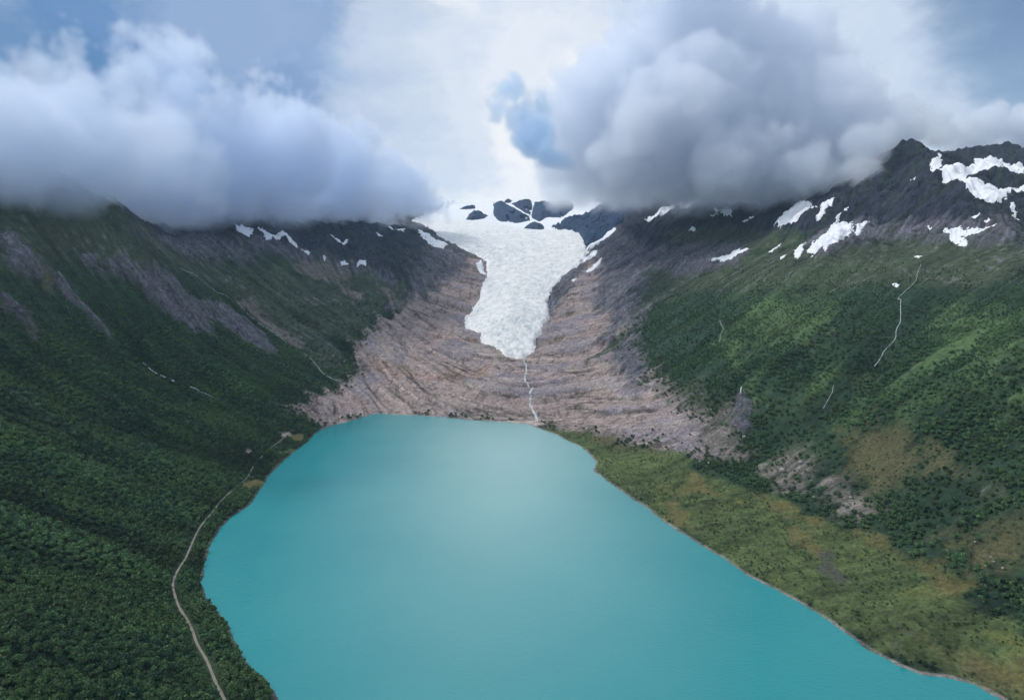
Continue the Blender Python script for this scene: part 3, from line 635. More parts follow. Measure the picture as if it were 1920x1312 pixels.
# ---------------------------------------------------------------- snow, ice
def patch(name, poly_px, mat, thick=2.5, edge=.35, wig=.35, res=None, holes=(), shape=None, lift=1.0, attrs=None, rag=None):
    P = ground_poly(poly_px, step=8)
    P = P[P[:, 1] < 8900]
    if len(P) < 4: return None
    ext = np.ptp(P, 0); yd = P[:, 1].mean()
    s = res or max(1.6, yd / 1100); s = max(s, math.sqrt(ext[0] * ext[1] / 60000) if ext.min() > 0 else s)
    pad = 3 * s + 6
    xs = np.arange(P[:, 0].min() - pad, P[:, 0].max() + pad, s); ys = np.arange(P[:, 1].min() - pad, P[:, 1].max() + pad, s)
    X, Y = np.meshgrid(xs, ys)
    amp = wig * min(ext.min(), 120) * .35
    sc = max(12, min(ext.min(), 120) * .5)
    wxx = fbm(X, Y, sc, 6, 201, .6) * amp; wyy = fbm(X, Y, sc, 6, 202, .6) * amp
    if rag: wxx = fbm(X, Y * .3, rag[0], 4, 203, .6) * rag[1]; wyy = fbm(X, Y * .3, rag[0], 4, 204, .6) * rag[1] * 4
    d, ins = seg_dist(X + wxx, Y + wyy, P); d = np.where(ins, d, -d)
    for h in holes:
        Hh = ground_poly(h, step=8); dh, ih = seg_dist(X + wxx, Y + wyy, Hh); d = np.minimum(d, np.where(ih, -dh, dh))
    if rag: d = np.where(fbm(X + Y * .15, Y * .22, rag[0] * 1.3, 3, 205, .55, True) > rag[2], -1.0, d)
    if name == 'snow_patch' and ext.min() > 18: d = d - np.maximum(0, fbm(X, Y, 22, 4, 206, .6, True) - .05) * min(9, ext.min() * .14) + min(2.0, ext.min() * .05)
    keepv = d > 0
    fm = keepv[:-1, :-1] | keepv[:-1, 1:] | keepv[1:, 1:] | keepv[1:, :-1]
    if fm.sum() < 2: return None
    Z = height(X.ravel(), Y.ravel()).reshape(X.shape)
    t = np.minimum(thick, np.maximum(d, 0) * edge) + lift
    ex = {}
    if shape is not None:
        add, ex = shape(X, Y, d); t = t + add
    Z = np.where(keepv, Z + t, Z - 1.5)
    idx = np.arange(X.size).reshape(X.shape)
    ff = np.stack([idx[:-1, :-1], idx[:-1, 1:], idx[1:, 1:], idx[1:, :-1]], -1)[fm]
    used, inv = np.unique(ff, return_inverse=True)
    V = np.stack([X.ravel(), Y.ravel(), Z.ravel()], -1)[used]
    return mesh_np(name, V, inv.reshape(-1, 4), mat, attrs={k: v.ravel()[used] for k, v in ex.items()})

def glacier_shape(X, Y, d):
    dome = 20 * np.sqrt(np.clip(d, 0, 140) / 140)
    up = sstep(Y, 3300, 4100)
    # crevasses: transverse in the middle, splaying towards the snout
    cxm = np.interp(Y, [2100, 2600, 3300, 4200], [10, 20, 60, 20]); off = X - cxm
    u = Y + .0035 * off ** 2 * (1 - .5 * up) + fbm(X, Y, 60, 3, 301) * 26
    fanw = np.interp(Y, [2150, 2700, 3400], [.55, .9, 1.3])
    v = off / fanw + fbm(X, Y, 50, 3, 303) * 12
    r1 = 1 - np.abs(perlin(u / 13.0, v / 60.0, 305)) * 2.2
    r2 = 1 - np.abs(perlin(v / 9.0, u / 50.0, 306)) * 2.2
    low = 1 - sstep(Y + fbm(X, Y, 120, 2, 320) * 200, 2350, 2900)
    r3 = fbm(X, Y, 11, 3, 307, .65, True)
    k = r1 * (1 - .7 * low) * .75 + r2 * (.15 + .8 * low) + r3 * .45
    bands = fbm(u, v * .15, 160, 3, 309)
    amt = sstep(d, 2, 30) * (1 - .35 * up) * (.55 + .45 * sstep(bands, -.4, .2))
    crev = sstep(k, .55, 1.15) * amt
    s1 = 1 - np.abs(perlin(v / 7.5, u / 48.0, 330)) * 2.6; s2 = 1 - np.abs(perlin(u / 9.0, v / 44.0, 331)) * 2.6
    lines = np.clip(sstep(s1, .45, 1) * (.2 + .8 * low) + sstep(s2, .45, 1) * (1 - .75 * low), 0, 1) * sstep(fbm(X, Y, 35, 3, 333), -.35, .15)
    z = dome + amt * (r3 * 1.0 + fbm(X, Y, 110, 2, 311) * 4) - crev * 3.5 - lines * 3.2
    firn = sstep(Y + fbm(X, Y, 200, 3, 312) * 300 + np.abs(off) * .3, 3800, 4300) * .45
    return z, {'crevasse': np.clip(crev * .5 + lines * .85, 0, 1), 'firn': firn}
g = patch('glacier', GLACIER, M_ice, thick=6, edge=.8, wig=.16, res=1.9, shape=glacier_shape)
meta(g, 'pale crevassed glacier tongue narrowing down from the snowfield to bare rock', 'glacier', kind='thing')

f_ = patch('snowfield', FIELD, M_snow, thick=8, edge=.1, wig=.2, res=9)
if f_: meta(f_, 'broad white snowfield above the glacier at the valley head', 'snowfield')

SNOW = [
 (z3((1310,228),(1360,226),(1420,240),(1410,268),(1390,272),(1320,252)), 'white snow patch tucked under the cloud, top left of the long curved one'),
 (z3((1440,230),(1470,238),(1500,255),(1590,272),(1640,292),(1680,312),(1660,318),(1610,300),(1600,288),(1560,284),(1510,290),(1480,280)), 'long curved snow patch slanting down below the left cloud bank'),
 (z4((145,290),(200,300),(250,305),(245,318),(200,322),(170,315)), 'wedge-shaped snow patch on the dark rock left of the glacier'),
 (z4((375,275),(420,295),(400,297)), 'small sliver of snow on dark rock below the cloud left of the glacier'),
 (z4((205,412),(255,425),(240,430),(215,430)), 'small flat snow patch above the light scree on the left'),
 (z4((290,428),(320,424),(338,436),(335,455),(315,445),(295,448)), 'notched snow patch beside the small flat one above the left heath'),
 (z4((0,330),(30,350),(65,370),(50,378),(20,360),(0,345)), 'thin broken snow strip above the light scree on the left'),
 (z4((95,373),(118,382),(100,386)), 'tiny snow spot right of the thin broken strip on the left'),
 (z4((125,390),(140,398),(134,412),(126,404)), 'tiny upright snow spot above the light scree on the left'),
 (z3((798,234),(825,238),(818,248)), 'tiny snow spot on the ridge behind the left mountain shoulder'),
 (z3((858,290),(885,296),(878,303)), 'tiny snow spot right below the left mountain shoulder'),
 (z3((1113,318),(1142,322),(1120,332)), 'small snow spot on the brown ledge left of centre'),
 (z3((1225,360),(1250,362),(1240,370)), 'small snow spot at the right end of the brown ledge'),
 (z3((1122,508),(1150,520),(1135,526)), 'small oval snow spot high on the stream gully of the left slope'),
 (z3((1288,518),(1310,524),(1300,534)), 'small snow spot in the heath right of the left crag'),
 (z3((373,625),(398,640),(385,646)), 'tiny snow spot at the foot of the far left crags'),
 (z4((585,258),(640,280),(690,312),(750,338),(720,342),(650,315),(610,290)), 'long narrow snow strip between rock ribs at the glacier upper left edge'),
 (z4((430,248),(480,256),(540,265),(530,280),(480,268),(450,260)), 'snow streak under the cloud at the upper left of the glacier'),
 (z4((890,430),(905,400),(918,400),(920,430),(930,450),(945,465),(925,468),(905,455)), 'forked snow patch against the left edge of the glacier'),
 (z4((1590,256),(1550,264),(1490,300),(1435,342),(1455,355),(1510,325),(1560,290)), 'long pointed snow patch running up right from the glacier edge'),
 (z4((1495,362),(1450,385),(1415,408),(1430,416),(1485,388)), 'short snow patch below the long pointed one at the glacier right edge'),
 (z4((1518,400),(1470,425),(1435,462),(1460,462),(1505,422)), 'lowest slanting snow patch right of the glacier'),
 (z4((1388,492),(1365,505),(1372,510),(1390,500)), 'tiny snow spot beside the right edge of the glacier tongue'),
 (z4((1740,212),(1790,180),(1880,130),(1930,112),(1925,140),(1870,160),(1830,170),(1780,200)), 'long snow streak slanting under the right cloud, nearest the glacier'),
 (z5((30,210),(100,170),(170,140),(230,110),(300,95),(290,125),(250,150),(190,155),(110,190),(40,212)), 'long ragged snow streak under the left end of the right cloud'),
 (z5((370,105),(450,98),(560,88),(615,108),(600,145),(560,125),(500,138),(440,130),(380,120)), 'broad ragged snow patch under the middle of the right cloud'),
 (z5((365,150),(440,152),(447,165),(375,162)), 'thin snow strip below the broad ragged patch'),
 (z5((340,188),(400,180),(460,170),(464,188),(400,194)), 'long wedge of snow, lowest of three stacked under the broad patch'),
 (z5((315,125),(347,121),(337,134)), 'small snow spot left of the broad ragged patch under the cloud'),
 (z5((240,256),(262,246),(280,249),(275,261)), 'small snow spot alone on the brown shoulder right of the glacier'),
 (z5((505,232),(545,216),(567,222),(545,238)), 'lone snow spot in the middle of the brown slope under the right cloud'),
 (z5((618,222),(648,210),(640,223)), 'tiny snow spot left of the two big slanting snow fields'),
 (z5((490,248),(515,254),(508,262)), 'tiny snow spot on the brown slope beneath the lone one'),
 (z5((665,264),(700,215),(760,160),(800,138),(880,150),(905,130),(860,165),(820,190),(780,235),(730,250),(690,252)), 'large slanting snow field reaching up into the right cloud'),
 (z5((880,212),(900,160),(945,105),(968,140),(930,180),(905,230),(878,234)), 'tall narrow snow field right of the large slanting one'),
 (z5((345,400),(420,378),(480,362),(545,342),(540,355),(500,380),(450,402),(370,406)), 'long low snow strip on the grey cliff above the green slope'),
 (z5((760,382),(790,340),(810,292),(822,345),(800,386),(775,386)), 'triangular snow patch at the left end of the ragged group above the green slope'),
 (z5((822,358),(848,340),(850,298),(862,335),(885,318),(912,300),(950,245),(1000,235),(1052,236),(1062,265),(1000,310),(955,350),(920,378),(905,350),(850,378)), 'large jagged snow field in the middle of the ragged group above the green slope'),
 (z5((1070,262),(1110,240),(1147,232),(1130,250),(1080,288)), 'pointed snow patch just right of the jagged snow field'),
 (z5((645,368),(670,335),(705,310),(702,326),(665,366)), 'slanting snow patch left of the ragged group'),
 (z5((698,402),(712,380),(729,374),(724,390)), 'small slanting snow patch below the ragged group left side'),
 (z5((975,242),(985,215),(1000,205),(992,238)), 'thin upright snow sliver above the jagged snow field'),
 (z5((1010,192),(1022,168),(1042,160),(1030,182)), 'thin snow sliver higher than the jagged snow field'),
 (z5((1520,240),(1600,242),(1680,252),(1778,254),(1740,272),(1660,280),(1605,290),(1645,318),(1625,340),(1570,322),(1520,282)), 'hooked snow field on the plateau below the right peak'),
 (z5((1338,42),(1378,18),(1370,38)), 'small snow spot high on the dark face of the right peak'),
 (z5((1658,197),(1690,188),(1697,196),(1680,207)), 'small snow spot between the right peak and the hooked snow field'),
 (z5((1720,227),(1745,217),(1752,222),(1738,232)), 'small snow spot right above the hooked snow field'),
 (z5((1430,256),(1455,250),(1468,256),(1455,263)), 'small snow spot left of the hooked snow field'),
 (z5((1368,392),(1390,384),(1410,392),(1395,404)), 'small snow spot on the reddish ledge at the top of the waterfall'),
 (z5((1318,449),(1335,444),(1328,456)), 'tiny snow spot just below the reddish ledge'),
 (z5((1258,522),(1282,512),(1297,518),(1285,532)), 'oval snow spot low beside the waterfall'),
 (z5((1290,485),(1306,483),(1298,493)), 'tiny snow spot above the oval one beside the waterfall'),
 (z5((1848,142),(1870,160),(1882,198),(1895,215),(1870,210),(1845,165)), 'crooked snow strip at the right edge below the corrie'),
 (z2((1555,640),(1605,605),(1620,650),(1700,652),(1780,622),(1925,638),(1925,740),(1850,768),(1790,775),(1720,750),(1640,700)), 'broad snow bowl under the summit ridge at the right edge'),
]
SNOW_HOLES = {len(SNOW) - 1: [z2((1700,685),(1780,665),(1925,668),(1925,702),(1850,735),(1770,722),(1760,712),(1710,705))]}
n_snow = 0
for k, (poly, lab) in enumerate(SNOW):
    big = 'broad snow bowl' in lab
    o = patch('snow_patch', poly, M_snow, thick=1.1, edge=.12, wig=.42, holes=SNOW_HOLES.get(k, ()), lift=1.1)
    if o is None: print('SKIP', lab); continue
    meta(o, lab, 'snow patch', 'old snow patches on the mountainsides')
    n_snow += 1

# ---------------------------------------------------------------- streams, road
def ribbon(name, pts_px, w0, w1, mat, lift=.8, wob=2.0, seed=0, step=6, smoothn=2):
    P = ground_poly(pts_px, closed=False, step=step)
    d = np.r_[0, np.cumsum(np.hypot(*np.diff(P, axis=0).T))]
    n = max(4, int(d[-1] / 3.0)); s = np.linspace(0, d[-1], n)
    x = np.interp(s, d, P[:, 0]); y = np.interp(s, d, P[:, 1])
    x = x + perlin(s / 30, s * 0 + .3, seed) * wob * 2 + perlin(s / 9, s * 0 + .6, seed + 1) * wob
    y = y + perlin(s / 30, s * 0 + .7, seed + 2) * wob * 2
    for _ in range(smoothn): x[1:-1] = (x[:-2] + x[1:-1] * 2 + x[2:]) / 4; y[1:-1] = (y[:-2] + y[1:-1] * 2 + y[2:]) / 4
    tx_ = np.gradient(x); ty_ = np.gradient(y); L_ = np.hypot(tx_, ty_) + 1e-6; nx, ny = -ty_ / L_, tx_ / L_
    t = np.linspace(0, 1, n); w = (w0 + (w1 - w0) * t) * (1 + .35 * perlin(s / 14, s * 0, seed + 3) * (1 if wob else .2)) / 2
    ks = (-1, -.4, .4, 1); V = []
    for k in ks:
        xx, yy = x + nx * w * k, y + ny * w * k
        V.append(np.stack([xx, yy, height(xx, yy)], -1))
    V = np.array(V); zc = V[:, :, 2].max(0) if name == 'gravel_road' else V[:, :, 2].mean(0)
    V[:, :, 2] = np.maximum(V[:, :, 2], zc[None] - .3) + lift; V[0, :, 2] -= lift * .9; V[-1, :, 2] -= lift * .9
    idx = np.arange(len(ks) * n).reshape(len(ks), n)
    ff = np.stack([idx[:-1, :-1], idx[:-1, 1:], idx[1:, 1:], idx[1:, :-1]], -1).reshape(-1, 4)
    return mesh_np(name, V.reshape(-1, 3), ff, mat), np.stack([x, y], -1)

def foam_material():
    m, nt, out = nodes('white_water'); L = nt.links.new
    b = N(nt, 'ShaderNodeBsdfPrincipled'); b.inputs['Roughness'].default_value = .4
    geo = N(nt, 'ShaderNodeNewGeometry'); n1 = noise_node(nt, geo.outputs['Position'], .25, 4, .7)
    L(mix_col(nt, ramp(nt, n1, [(.38, 0), (.6, 1)]), (.14,.16,.16), (.62,.66,.68)), b.inputs['Base Color']); L(b.outputs[0], out.inputs[0]); return m
def gravel_material():
    m, nt, out = nodes('pale_gravel'); L = nt.links.new
    b = N(nt, 'ShaderNodeBsdfPrincipled'); b.inputs['Roughness'].default_value = .95
    geo = N(nt, 'ShaderNodeNewGeometry'); n1 = noise_node(nt, geo.outputs['Position'], .3, 5, .7)
    L(mix_col(nt, n1, (.12,.11,.085), (.29,.265,.22)), b.inputs['Base Color']); L(b.outputs[0], out.inputs[0]); return m
M_foam, M_gravel = foam_material(), gravel_material()
STREAMS = [
 (z3((1010,430),(1060,470),(1140,515),(1220,570),(1330,620),(1400,690),(1460,740),(1560,810),(1640,870)), 1.5, 2.6, 'thin white stream falling through the heath right of the left crag'),
 (z3((1700,905),(1740,945),(1790,1000),(1850,1045),(1908,1070),(1960,1090)), 2.4, 1.5, 'lower run of the stream above the grey slabs left of the lake head'),
 (z3((795,942),(830,968),(870,995),(920,1020),(975,1050)), 3.6, 5.5, 'bright white waterfall streak in the middle of the left wooded slope'),
 (z3((1060,1085),(1120,1115),(1200,1150)), 2.6, 2.2, 'short white cascade just down the slope from the bright streak'),
 (z3((1235,1160),(1290,1185),(1330,1195)), 1.6, 1.4, 'faint last cascade at the lower end of the left waterfall line'),
 (z5((1400,430),(1375,500),(1330,550),(1285,585),(1310,640),(1300,700),(1270,770),(1210,850),(1165,905)), 1.1, 1.9, 'long winding white waterfall down the right green slope'),
 (z4((1125,885),(1135,920),(1136,960),(1128,1000),(1150,1030),(1168,1045),(1155,1090),(1162,1120),(1175,1150),(1192,1198)), 4.5, 9.0, 'meltwater stream from the glacier snout over bare rock into the lake'),
 (z5((965,1010),(945,1060),(925,1100),(915,1115)), 1.3, 1.5, 'faint short trickle low on the right green slope'),
 (z5((400,700),(415,740),(395,810)), 1.3, 1.2, 'faint short trickle high on the right green slope nearest the glacier'),
 (z5((505,1040),(512,1070),(505,1105)), 3.0, 2.0, 'small white cascade among grey rocks at the foot of the right slope'),
]
STREAM_PATHS = []
for k, (pts, w0, w1, lab) in enumerate(STREAMS):
    o, path_ = ribbon('stream', pts, w0 * .68, w1 * .72, M_foam, seed=400 + 7 * k, lift=.6); STREAM_PATHS.append(path_)
    meta(o, lab, 'stream', 'mountain streams and cascades')
ROAD_PX = z6((1290,125),(1240,165),(1180,210),(1130,270),(1095,330),(1060,355),(1000,410),(940,480),(890,540),(860,600),(825,680),(780,750),(768,800),(790,870),(810,920),(850,985),(880,1060),(910,1120),(950,1200),(980,1270),(1000,1312),(1015,1350))
road, ROAD = ribbon('gravel_road', ROAD_PX, 2.1, 2.8, M_gravel, lift=.5, wob=0.8, seed=3, smoothn=30)
meta(road, 'narrow pale gravel road running through the trees left of the lake', 'road', kind='structure')
TRACK_PX = [(0,763),(30,775),(60,786),(100,803),(140,822),(190,848)]

# ---------------------------------------------------------------- trees
def leaf_material():
    m, nt, out = nodes('birch_leaves'); L = nt.links.new
    b = N(nt, 'ShaderNodeBsdfPrincipled'); b.inputs['Roughness'].default_value = .75; b.inputs['Specular IOR Level'].default_value = .2
    oi = N(nt, 'ShaderNodeObjectInfo'); geo = N(nt, 'ShaderNodeNewGeometry')
    n1 = noise_node(nt, geo.outputs['Position'], .012, 4, .6); n2 = noise_node(nt, geo.outputs['Position'], .8, 2, .5)
    c = mix_col(nt, ramp(nt, oi.outputs['Random'], [(0, 0), (.75, .5), (1, 1)]), (.018,.048,.029), (.085,.155,.062))
    c = mix_col(nt, ramp(nt, n1, [(.40, 0), (.66, .8)]), c, (.080,.138,.050))
    ti = N(nt, 'ShaderNodeAttribute', attribute_name='tint', attribute_type='INSTANCER')
    c = mix_col(nt, 1.0, c, math_node(nt, 'ADD', ti.outputs['Fac'], 1.05), 'MULTIPLY')
    c = mix_col(nt, 1.0, c, ramp(nt, n2, [(.3, .7), (.7, 1.4)]), 'MULTIPLY')
    L(c, b.inputs['Base Color']); L(b.outputs[0], out.inputs[0]); return m
def bark_material():
    m, nt, out = nodes('pale_bark'); L = nt.links.new
    b = N(nt, 'ShaderNodeBsdfPrincipled'); b.inputs['Roughness'].default_value = .9
    geo = N(nt, 'ShaderNodeNewGeometry'); n1 = noise_node(nt, geo.outputs['Position'], 3.0, 3, .6)
    L(mix_col(nt, n1, (.10,.09,.08), (.45,.43,.40)), b.inputs['Base Color']); L(b.outputs[0], out.inputs[0]); return m
M_leaf, M_bark = leaf_material(), bark_material()

def crown_arrays(seed, n=230, w=1.0, h=1.15, leaf=.17):
    """leafy crown of unit half-width: lobes of small tilted leaf clusters, uneven outline, gaps between"""
    r = np.random.default_rng(seed); V = []; Fc = []
    lobes = [(0, 0, h * 1.05, .62)]
    for k in range(8):
        a = r.uniform(0, 6.283); q = r.uniform(.3, .62) * w
        lobes.append((math.cos(a) * q, math.sin(a) * q, r.uniform(.45, 1.25) * h, r.uniform(.30, .50)))
    for k in range(n):
        cx, cy, cz, rad = lobes[r.integers(len(lobes))]
        d = r.normal(size=3); d[2] = abs(d[2]) * .9 - .25; d /= np.linalg.norm(d)
        p = np.array([cx, cy, cz]) + d * rad * r.uniform(.72, 1.05)
        nrm = d + r.normal(size=3) * .55; nrm /= np.linalg.norm(nrm)
        t = np.cross(nrm, r.normal(size=3)); t /= np.linalg.norm(t); bt = np.cross(nrm, t); s = leaf * r.uniform(.7, 1.4)
        i = len(V); V += [p - t * s, p + bt * s * .8, p + t * s, p - bt * s * .8 + nrm * s * .3]; Fc.append((i, i + 1, i + 2, i + 3))
    for cx, cy, cz, rad in lobes:                                   # twiggy inside of each lobe
        i = len(V); q = rad * .62
        V += [np.array(v) for v in ((cx - q, cy, cz), (cx, cy - q, cz), (cx + q, cy, cz), (cx, cy + q, cz), (cx, cy, cz + q), (cx, cy, cz - q))]
        for a, b_ in ((0, 1), (1, 2), (2, 3), (3, 0)): Fc += [(i + a, i + b_, i + 4, i + 4), (i + b_, i + a, i + 5, i + 5)]
    return np.array(V), Fc
def crown_mesh(name, seed, **kw):
    V, Fc = crown_arrays(seed, **kw); me = bpy.data.meshes.new(name)
    me.from_pydata([tuple(v) for v in V], [], [f if f[2] != f[3] else f[:3] for f in Fc]); me.materials.append(M_leaf); me.update(); return me
def trunk_mesh(name, seed):
    r = random.Random(seed); V = []; Fc = []
    def tube(path, rads, k=6):
        i0 = len(V)
        for (x, y, z), q in zip(path, rads):
            for j in range(k): a = 6.283 * j / k; V.append((x + q * math.cos(a), y + q * math.sin(a), z))
        for s in range(len(path) - 1):
            for j in range(k): Fc.append((i0 + s * k + j, i0 + s * k + (j + 1) % k, i0 + (s + 1) * k + (j + 1) % k, i0 + (s + 1) * k + j))
    lx_, ly_ = r.uniform(-.1, .1), r.uniform(-.1, .1)
    tube([(0, 0, -.35), (lx_ * .3, ly_ * .3, .3), (lx_, ly_, .8), (lx_ * 1.4, ly_ * 1.2, 1.5)], [.06, .045, .03, .01])
    for k in range(5):
        a = r.uniform(0, 6.283); z0 = r.uniform(.35, .95)
        tube([(lx_ * z0, ly_ * z0, z0), (.25 * math.cos(a), .25 * math.sin(a), z0 + .2), (.5 * math.cos(a), .5 * math.sin(a), z0 + .4)], [.022, .015, .006], 4)
    me = bpy.data.meshes.new(name); me.from_pydata(V, [], Fc); me.materials.append(M_bark); me.update(); return me

# where trees can stand
def scatter(spacing, x0, x1, y0, y1, seed):
    r = np.random.default_rng(seed)
    X, Y = np.meshgrid(np.arange(x0, x1, spacing), np.arange(y0, y1, spacing))
    X = X + r.uniform(-.5, .5, X.shape) * spacing * .95; Y = Y + r.uniform(-.5, .5, Y.shape) * spacing * .95
    return X.ravel(), Y.ravel(), r
def tree_points():
    outx, outy, outs = [], [], []
    for spacing, ya, yb, size, sd in ((5.9, 380, 1050, 4.2, 1), (6.2, 1050, 1700, 3.8, 2), (7.5, 1700, 2700, 3.6, 3)):
        x, y, r = scatter(spacing, -1700, 1700, ya, yb, sd)
        k = np.abs(x) < 1.12 * y + 80; x, y = x[k], y[k]
        d = sample(SDF, x, y); k = d > 4; x, y, d = x[k], y[k], d[k]
        Wt = cover(x, y)
        n1 = fbm(x, y, 120, 4, 501); n2 = fbm(x, y, 35, 3, 502)
        hz = sample(BH, x, y)
        tree_line = 1 - sstep(hz + n1 * 80, 230, 330)
        dens = Wt[FOREST] * (.35 + .65 * tree_line) * (1 - .5 * sstep(n2, .15, .5) * sstep(hz, 60, 200)) + Wt[HEATH] * .10 * (1 - sstep(hz, 300, 380)) + Wt[BRIGHT] * .30 + Wt[MEADOW] * (.08 + .55 * sstep(n1 + n2 * .8, .25, .6)) + (Wt[BROWN] + Wt[SCREE]) * .07
        left = x < np.interp(y, [0, 800, 1700, 2200], [0, 0, -50, 10])
        dens = np.where(left, dens, dens * np.where(Wt[FOREST] > .5, .25 + .75 * sstep(n1 * 1.2 + n2 * .6, -.25, .28), 1))
        bankline = (d < 14) & (Wt[MEADOW] > .3); dens = np.where(bankline, .5 * sstep(n2, -.2, .2), dens)
        dens = dens * (1 - .75 * sstep(lsample(GULLY, x, y) + .5 * n2, 1.1, 1.9) * sstep(hz, 50, 120))
        k = r.uniform(0, 1, x.shape) < dens
        x, y, d, hz, Wm, lf, n1 = x[k], y[k], d[k], hz[k], (Wt[MEADOW] + Wt[YELLOW] + Wt[BROWN])[k], left[k], n1[k]
        s = size * r.uniform(.6, 1.25, x.shape) * (1 - .45 * sstep(hz, 180, 340)) * np.where(Wm > .4, .45, 1) * np.where(lf, 1, .85)
        outx.append(x); outy.append(y); outs.append(s)
    # low scrub: knee to man high, thick on the open slopes and in drifts on the flat
    for spacing, ya, yb, sd in ((4.6, 450, 1300, 11), (6.2, 1300, 2500, 12)):
        x, y, r = scatter(spacing, -1700, 1700, ya, yb, sd)
        k = np.abs(x) < 1.05 * y + 60; x, y = x[k], y[k]; d = sample(SDF, x, y); k = d > 3; x, y, d = x[k], y[k], d[k]
        Wt = cover(x, y); n1 = fbm(x, y, 50, 3, 511); hz = sample(BH, x, y)
        dens = sstep(n1, -.35, .35) * (Wt[BRIGHT] * .8 + Wt[HEATH] * .40 * (1 - sstep(hz, 330, 420)) + Wt[FOREST] * .5 * sstep(hz, 100, 220) + Wt[MEADOW] * .35 + Wt[BROWN] * .12 + Wt[SCREE] * .08)
        k = r.uniform(0, 1, x.shape) < dens
        outx.append(x[k]); outy.append(y[k]); outs.append(r.uniform(.8, 2.1, k.sum()) * np.where(Wt[MEADOW][k] > .4, .75, 1.15))
    x, y, s = map(np.concatenate, (outx, outy, outs))
    # keep the road and the light track open
    dr = seg_dist(x, y, ROAD, closed=False); track = ground_poly(TRACK_PX, closed=False); dt = seg_dist(x, y, track, closed=False)
    tight = sstep(y, 960, 1080) * (1 - sstep(y, 1330, 1400) * .7) * (.6 + .4 * sstep(fbm(x, y, 90, 2, 77), -.3, .3))
    open_ = (dr > (3.2 + s * .72) * (1 - .62 * tight)) & (dt > 3 + s * .3)
    for sp in STREAM_PATHS:
        nb = (x > sp[:, 0].min() - 15) & (x < sp[:, 0].max() + 15) & (y > sp[:, 1].min() - 15) & (y < sp[:, 1].max() + 15)
        if nb.any(): open_[nb] &= seg_dist(x[nb], y[nb], sp[::3], closed=False) > 2.0 + s[nb] * 1.1
    x, y, s = x[open_], y[open_], s[open_]
    z = height(x, y)
    px, py = pix(x, y, z + s)
    k = (px > -650) & (px < 2570) & (py > 250) & (py < 1550)
    return x[k], y[k], z[k], s[k], px[k], py[k]
fx, fy, fz, fsz, fpx, fpy = tree_points()
print('TREES', len(fx))
dist = np.sqrt(fx ** 2 + fy ** 2 + (fz - CAM_Z) ** 2)
app = fsz / dist * ((fpx > 4) & (fpx < 1916) & (fpy > 10) & (fpy < 1306))
order = np.argsort(-app); near_i = order[:300]; rest = np.ones(len(fx), bool); rest[near_i] = False

rr_ = random.Random(5)
crowns = [crown_mesh('crown', 900 + k, n=420, leaf=.13) for k in range(6)]
trunks = [trunk_mesh('trunk', 950 + k) for k in range(6)]
protos = []
def make_tree(k):
    t = bpy.data.objects.new('birch_tree', None); COL.objects.link(t); t.empty_display_size = .5
    meta(t, 'round-crowned green birch of the close canopy at the very front of the left-hand wood', 'tree', 'nearest birches of the left-hand wood')
    c = bpy.data.objects.new('crown', crowns[k]); COL.objects.link(c); c.parent = t
    s = bpy.data.objects.new('trunk', trunks[k]); COL.objects.link(s); s.parent = t
    return t, [c, s]
for n, i in enumerate(near_i):
    k = n % 6
    if n < 6: t, ch = make_tree(k); protos.append((t, ch))
    else:
        p, pch = protos[k]; t = p.copy(); COL.objects.link(t)
        for c in pch:
            q = c.copy(); COL.objects.link(q); q.parent = t
    t.location = (fx[i], fy[i], fz[i] + .1); t.rotation_euler = (0, 0, rr_.uniform(0, 6.28)); s = fsz[i]; t.scale = (s, s, s * rr_.uniform(.85, 1.2))

# everything behind them reads as one wood
far_col = bpy.data.collections.new('wood_crowns')
for k in range(6):
    o = bpy.data.objects.new('wood_crown', crown_mesh('wood_crown', 970 + k, n=150, leaf=.22)); far_col.objects.link(o)
ng = bpy.data.node_groups.new('wood', 'GeometryNodeTree')
ng.interface.new_socket('Geometry', in_out='INPUT', socket_type='NodeSocketGeometry'); ng.interface.new_socket('Geometry', in_out='OUTPUT', socket_type='NodeSocketGeometry')
gi = ng.nodes.new('NodeGroupInput'); go = ng.nodes.new('NodeGroupOutput'); GL = ng.links.new
ci = ng.nodes.new('GeometryNodeCollectionInfo'); ci.inputs['Collection'].default_value = far_col; ci.inputs['Separate Children'].default_value = True; ci.inputs['Reset Children'].default_value = True
ip = ng.nodes.new('GeometryNodeInstanceOnPoints'); ip.inputs['Pick Instance'].default_value = True
def named(nm, t='FLOAT'):
    n = ng.nodes.new('GeometryNodeInputNamedAttribute'); n.data_type = t; n.inputs['Name'].default_value = nm; return n.outputs[0]
cx_ = ng.nodes.new('ShaderNodeCombineXYZ'); GL(named('turn'), cx_.inputs[2])
e2r = ng.nodes.new('FunctionNodeEulerToRotation'); GL(cx_.outputs[0], e2r.inputs[0])
GL(gi.outputs[0], ip.inputs['Points']); GL(ci.outputs[0], ip.inputs['Instance']); GL(e2r.outputs[0], ip.inputs['Rotation']); GL(named('size'), ip.inputs['Scale'])
GL(ip.outputs[0], go.inputs[0])
me = bpy.data.meshes.new('wood'); m_ = int(rest.sum()); me.vertices.add(m_)
me.vertices.foreach_set('co', np.stack([fx[rest], fy[rest], fz[rest] - .1], -1).astype(np.float32).ravel())
rg = np.random.default_rng(3)
tint = np.clip(.16 * lsample(GULLY, fx, fy) + .12 * lsample(RAVINE, fx, fy) + .55 * fbm(fx, fy, 190, 4, 641) + .3 * fbm(fx, fy, 50, 3, 645) + .55 * cover(fx, fy)[BRIGHT] + .04, -.5, 1.1)[rest]
for nm, arr in (('tint', tint), ('size', fsz[rest]), ('turn', rg.uniform(0, 6.28, m_))):
    a = me.attributes.new(nm, 'FLOAT', 'POINT'); a.data.foreach_set('value', arr.astype(np.float32))
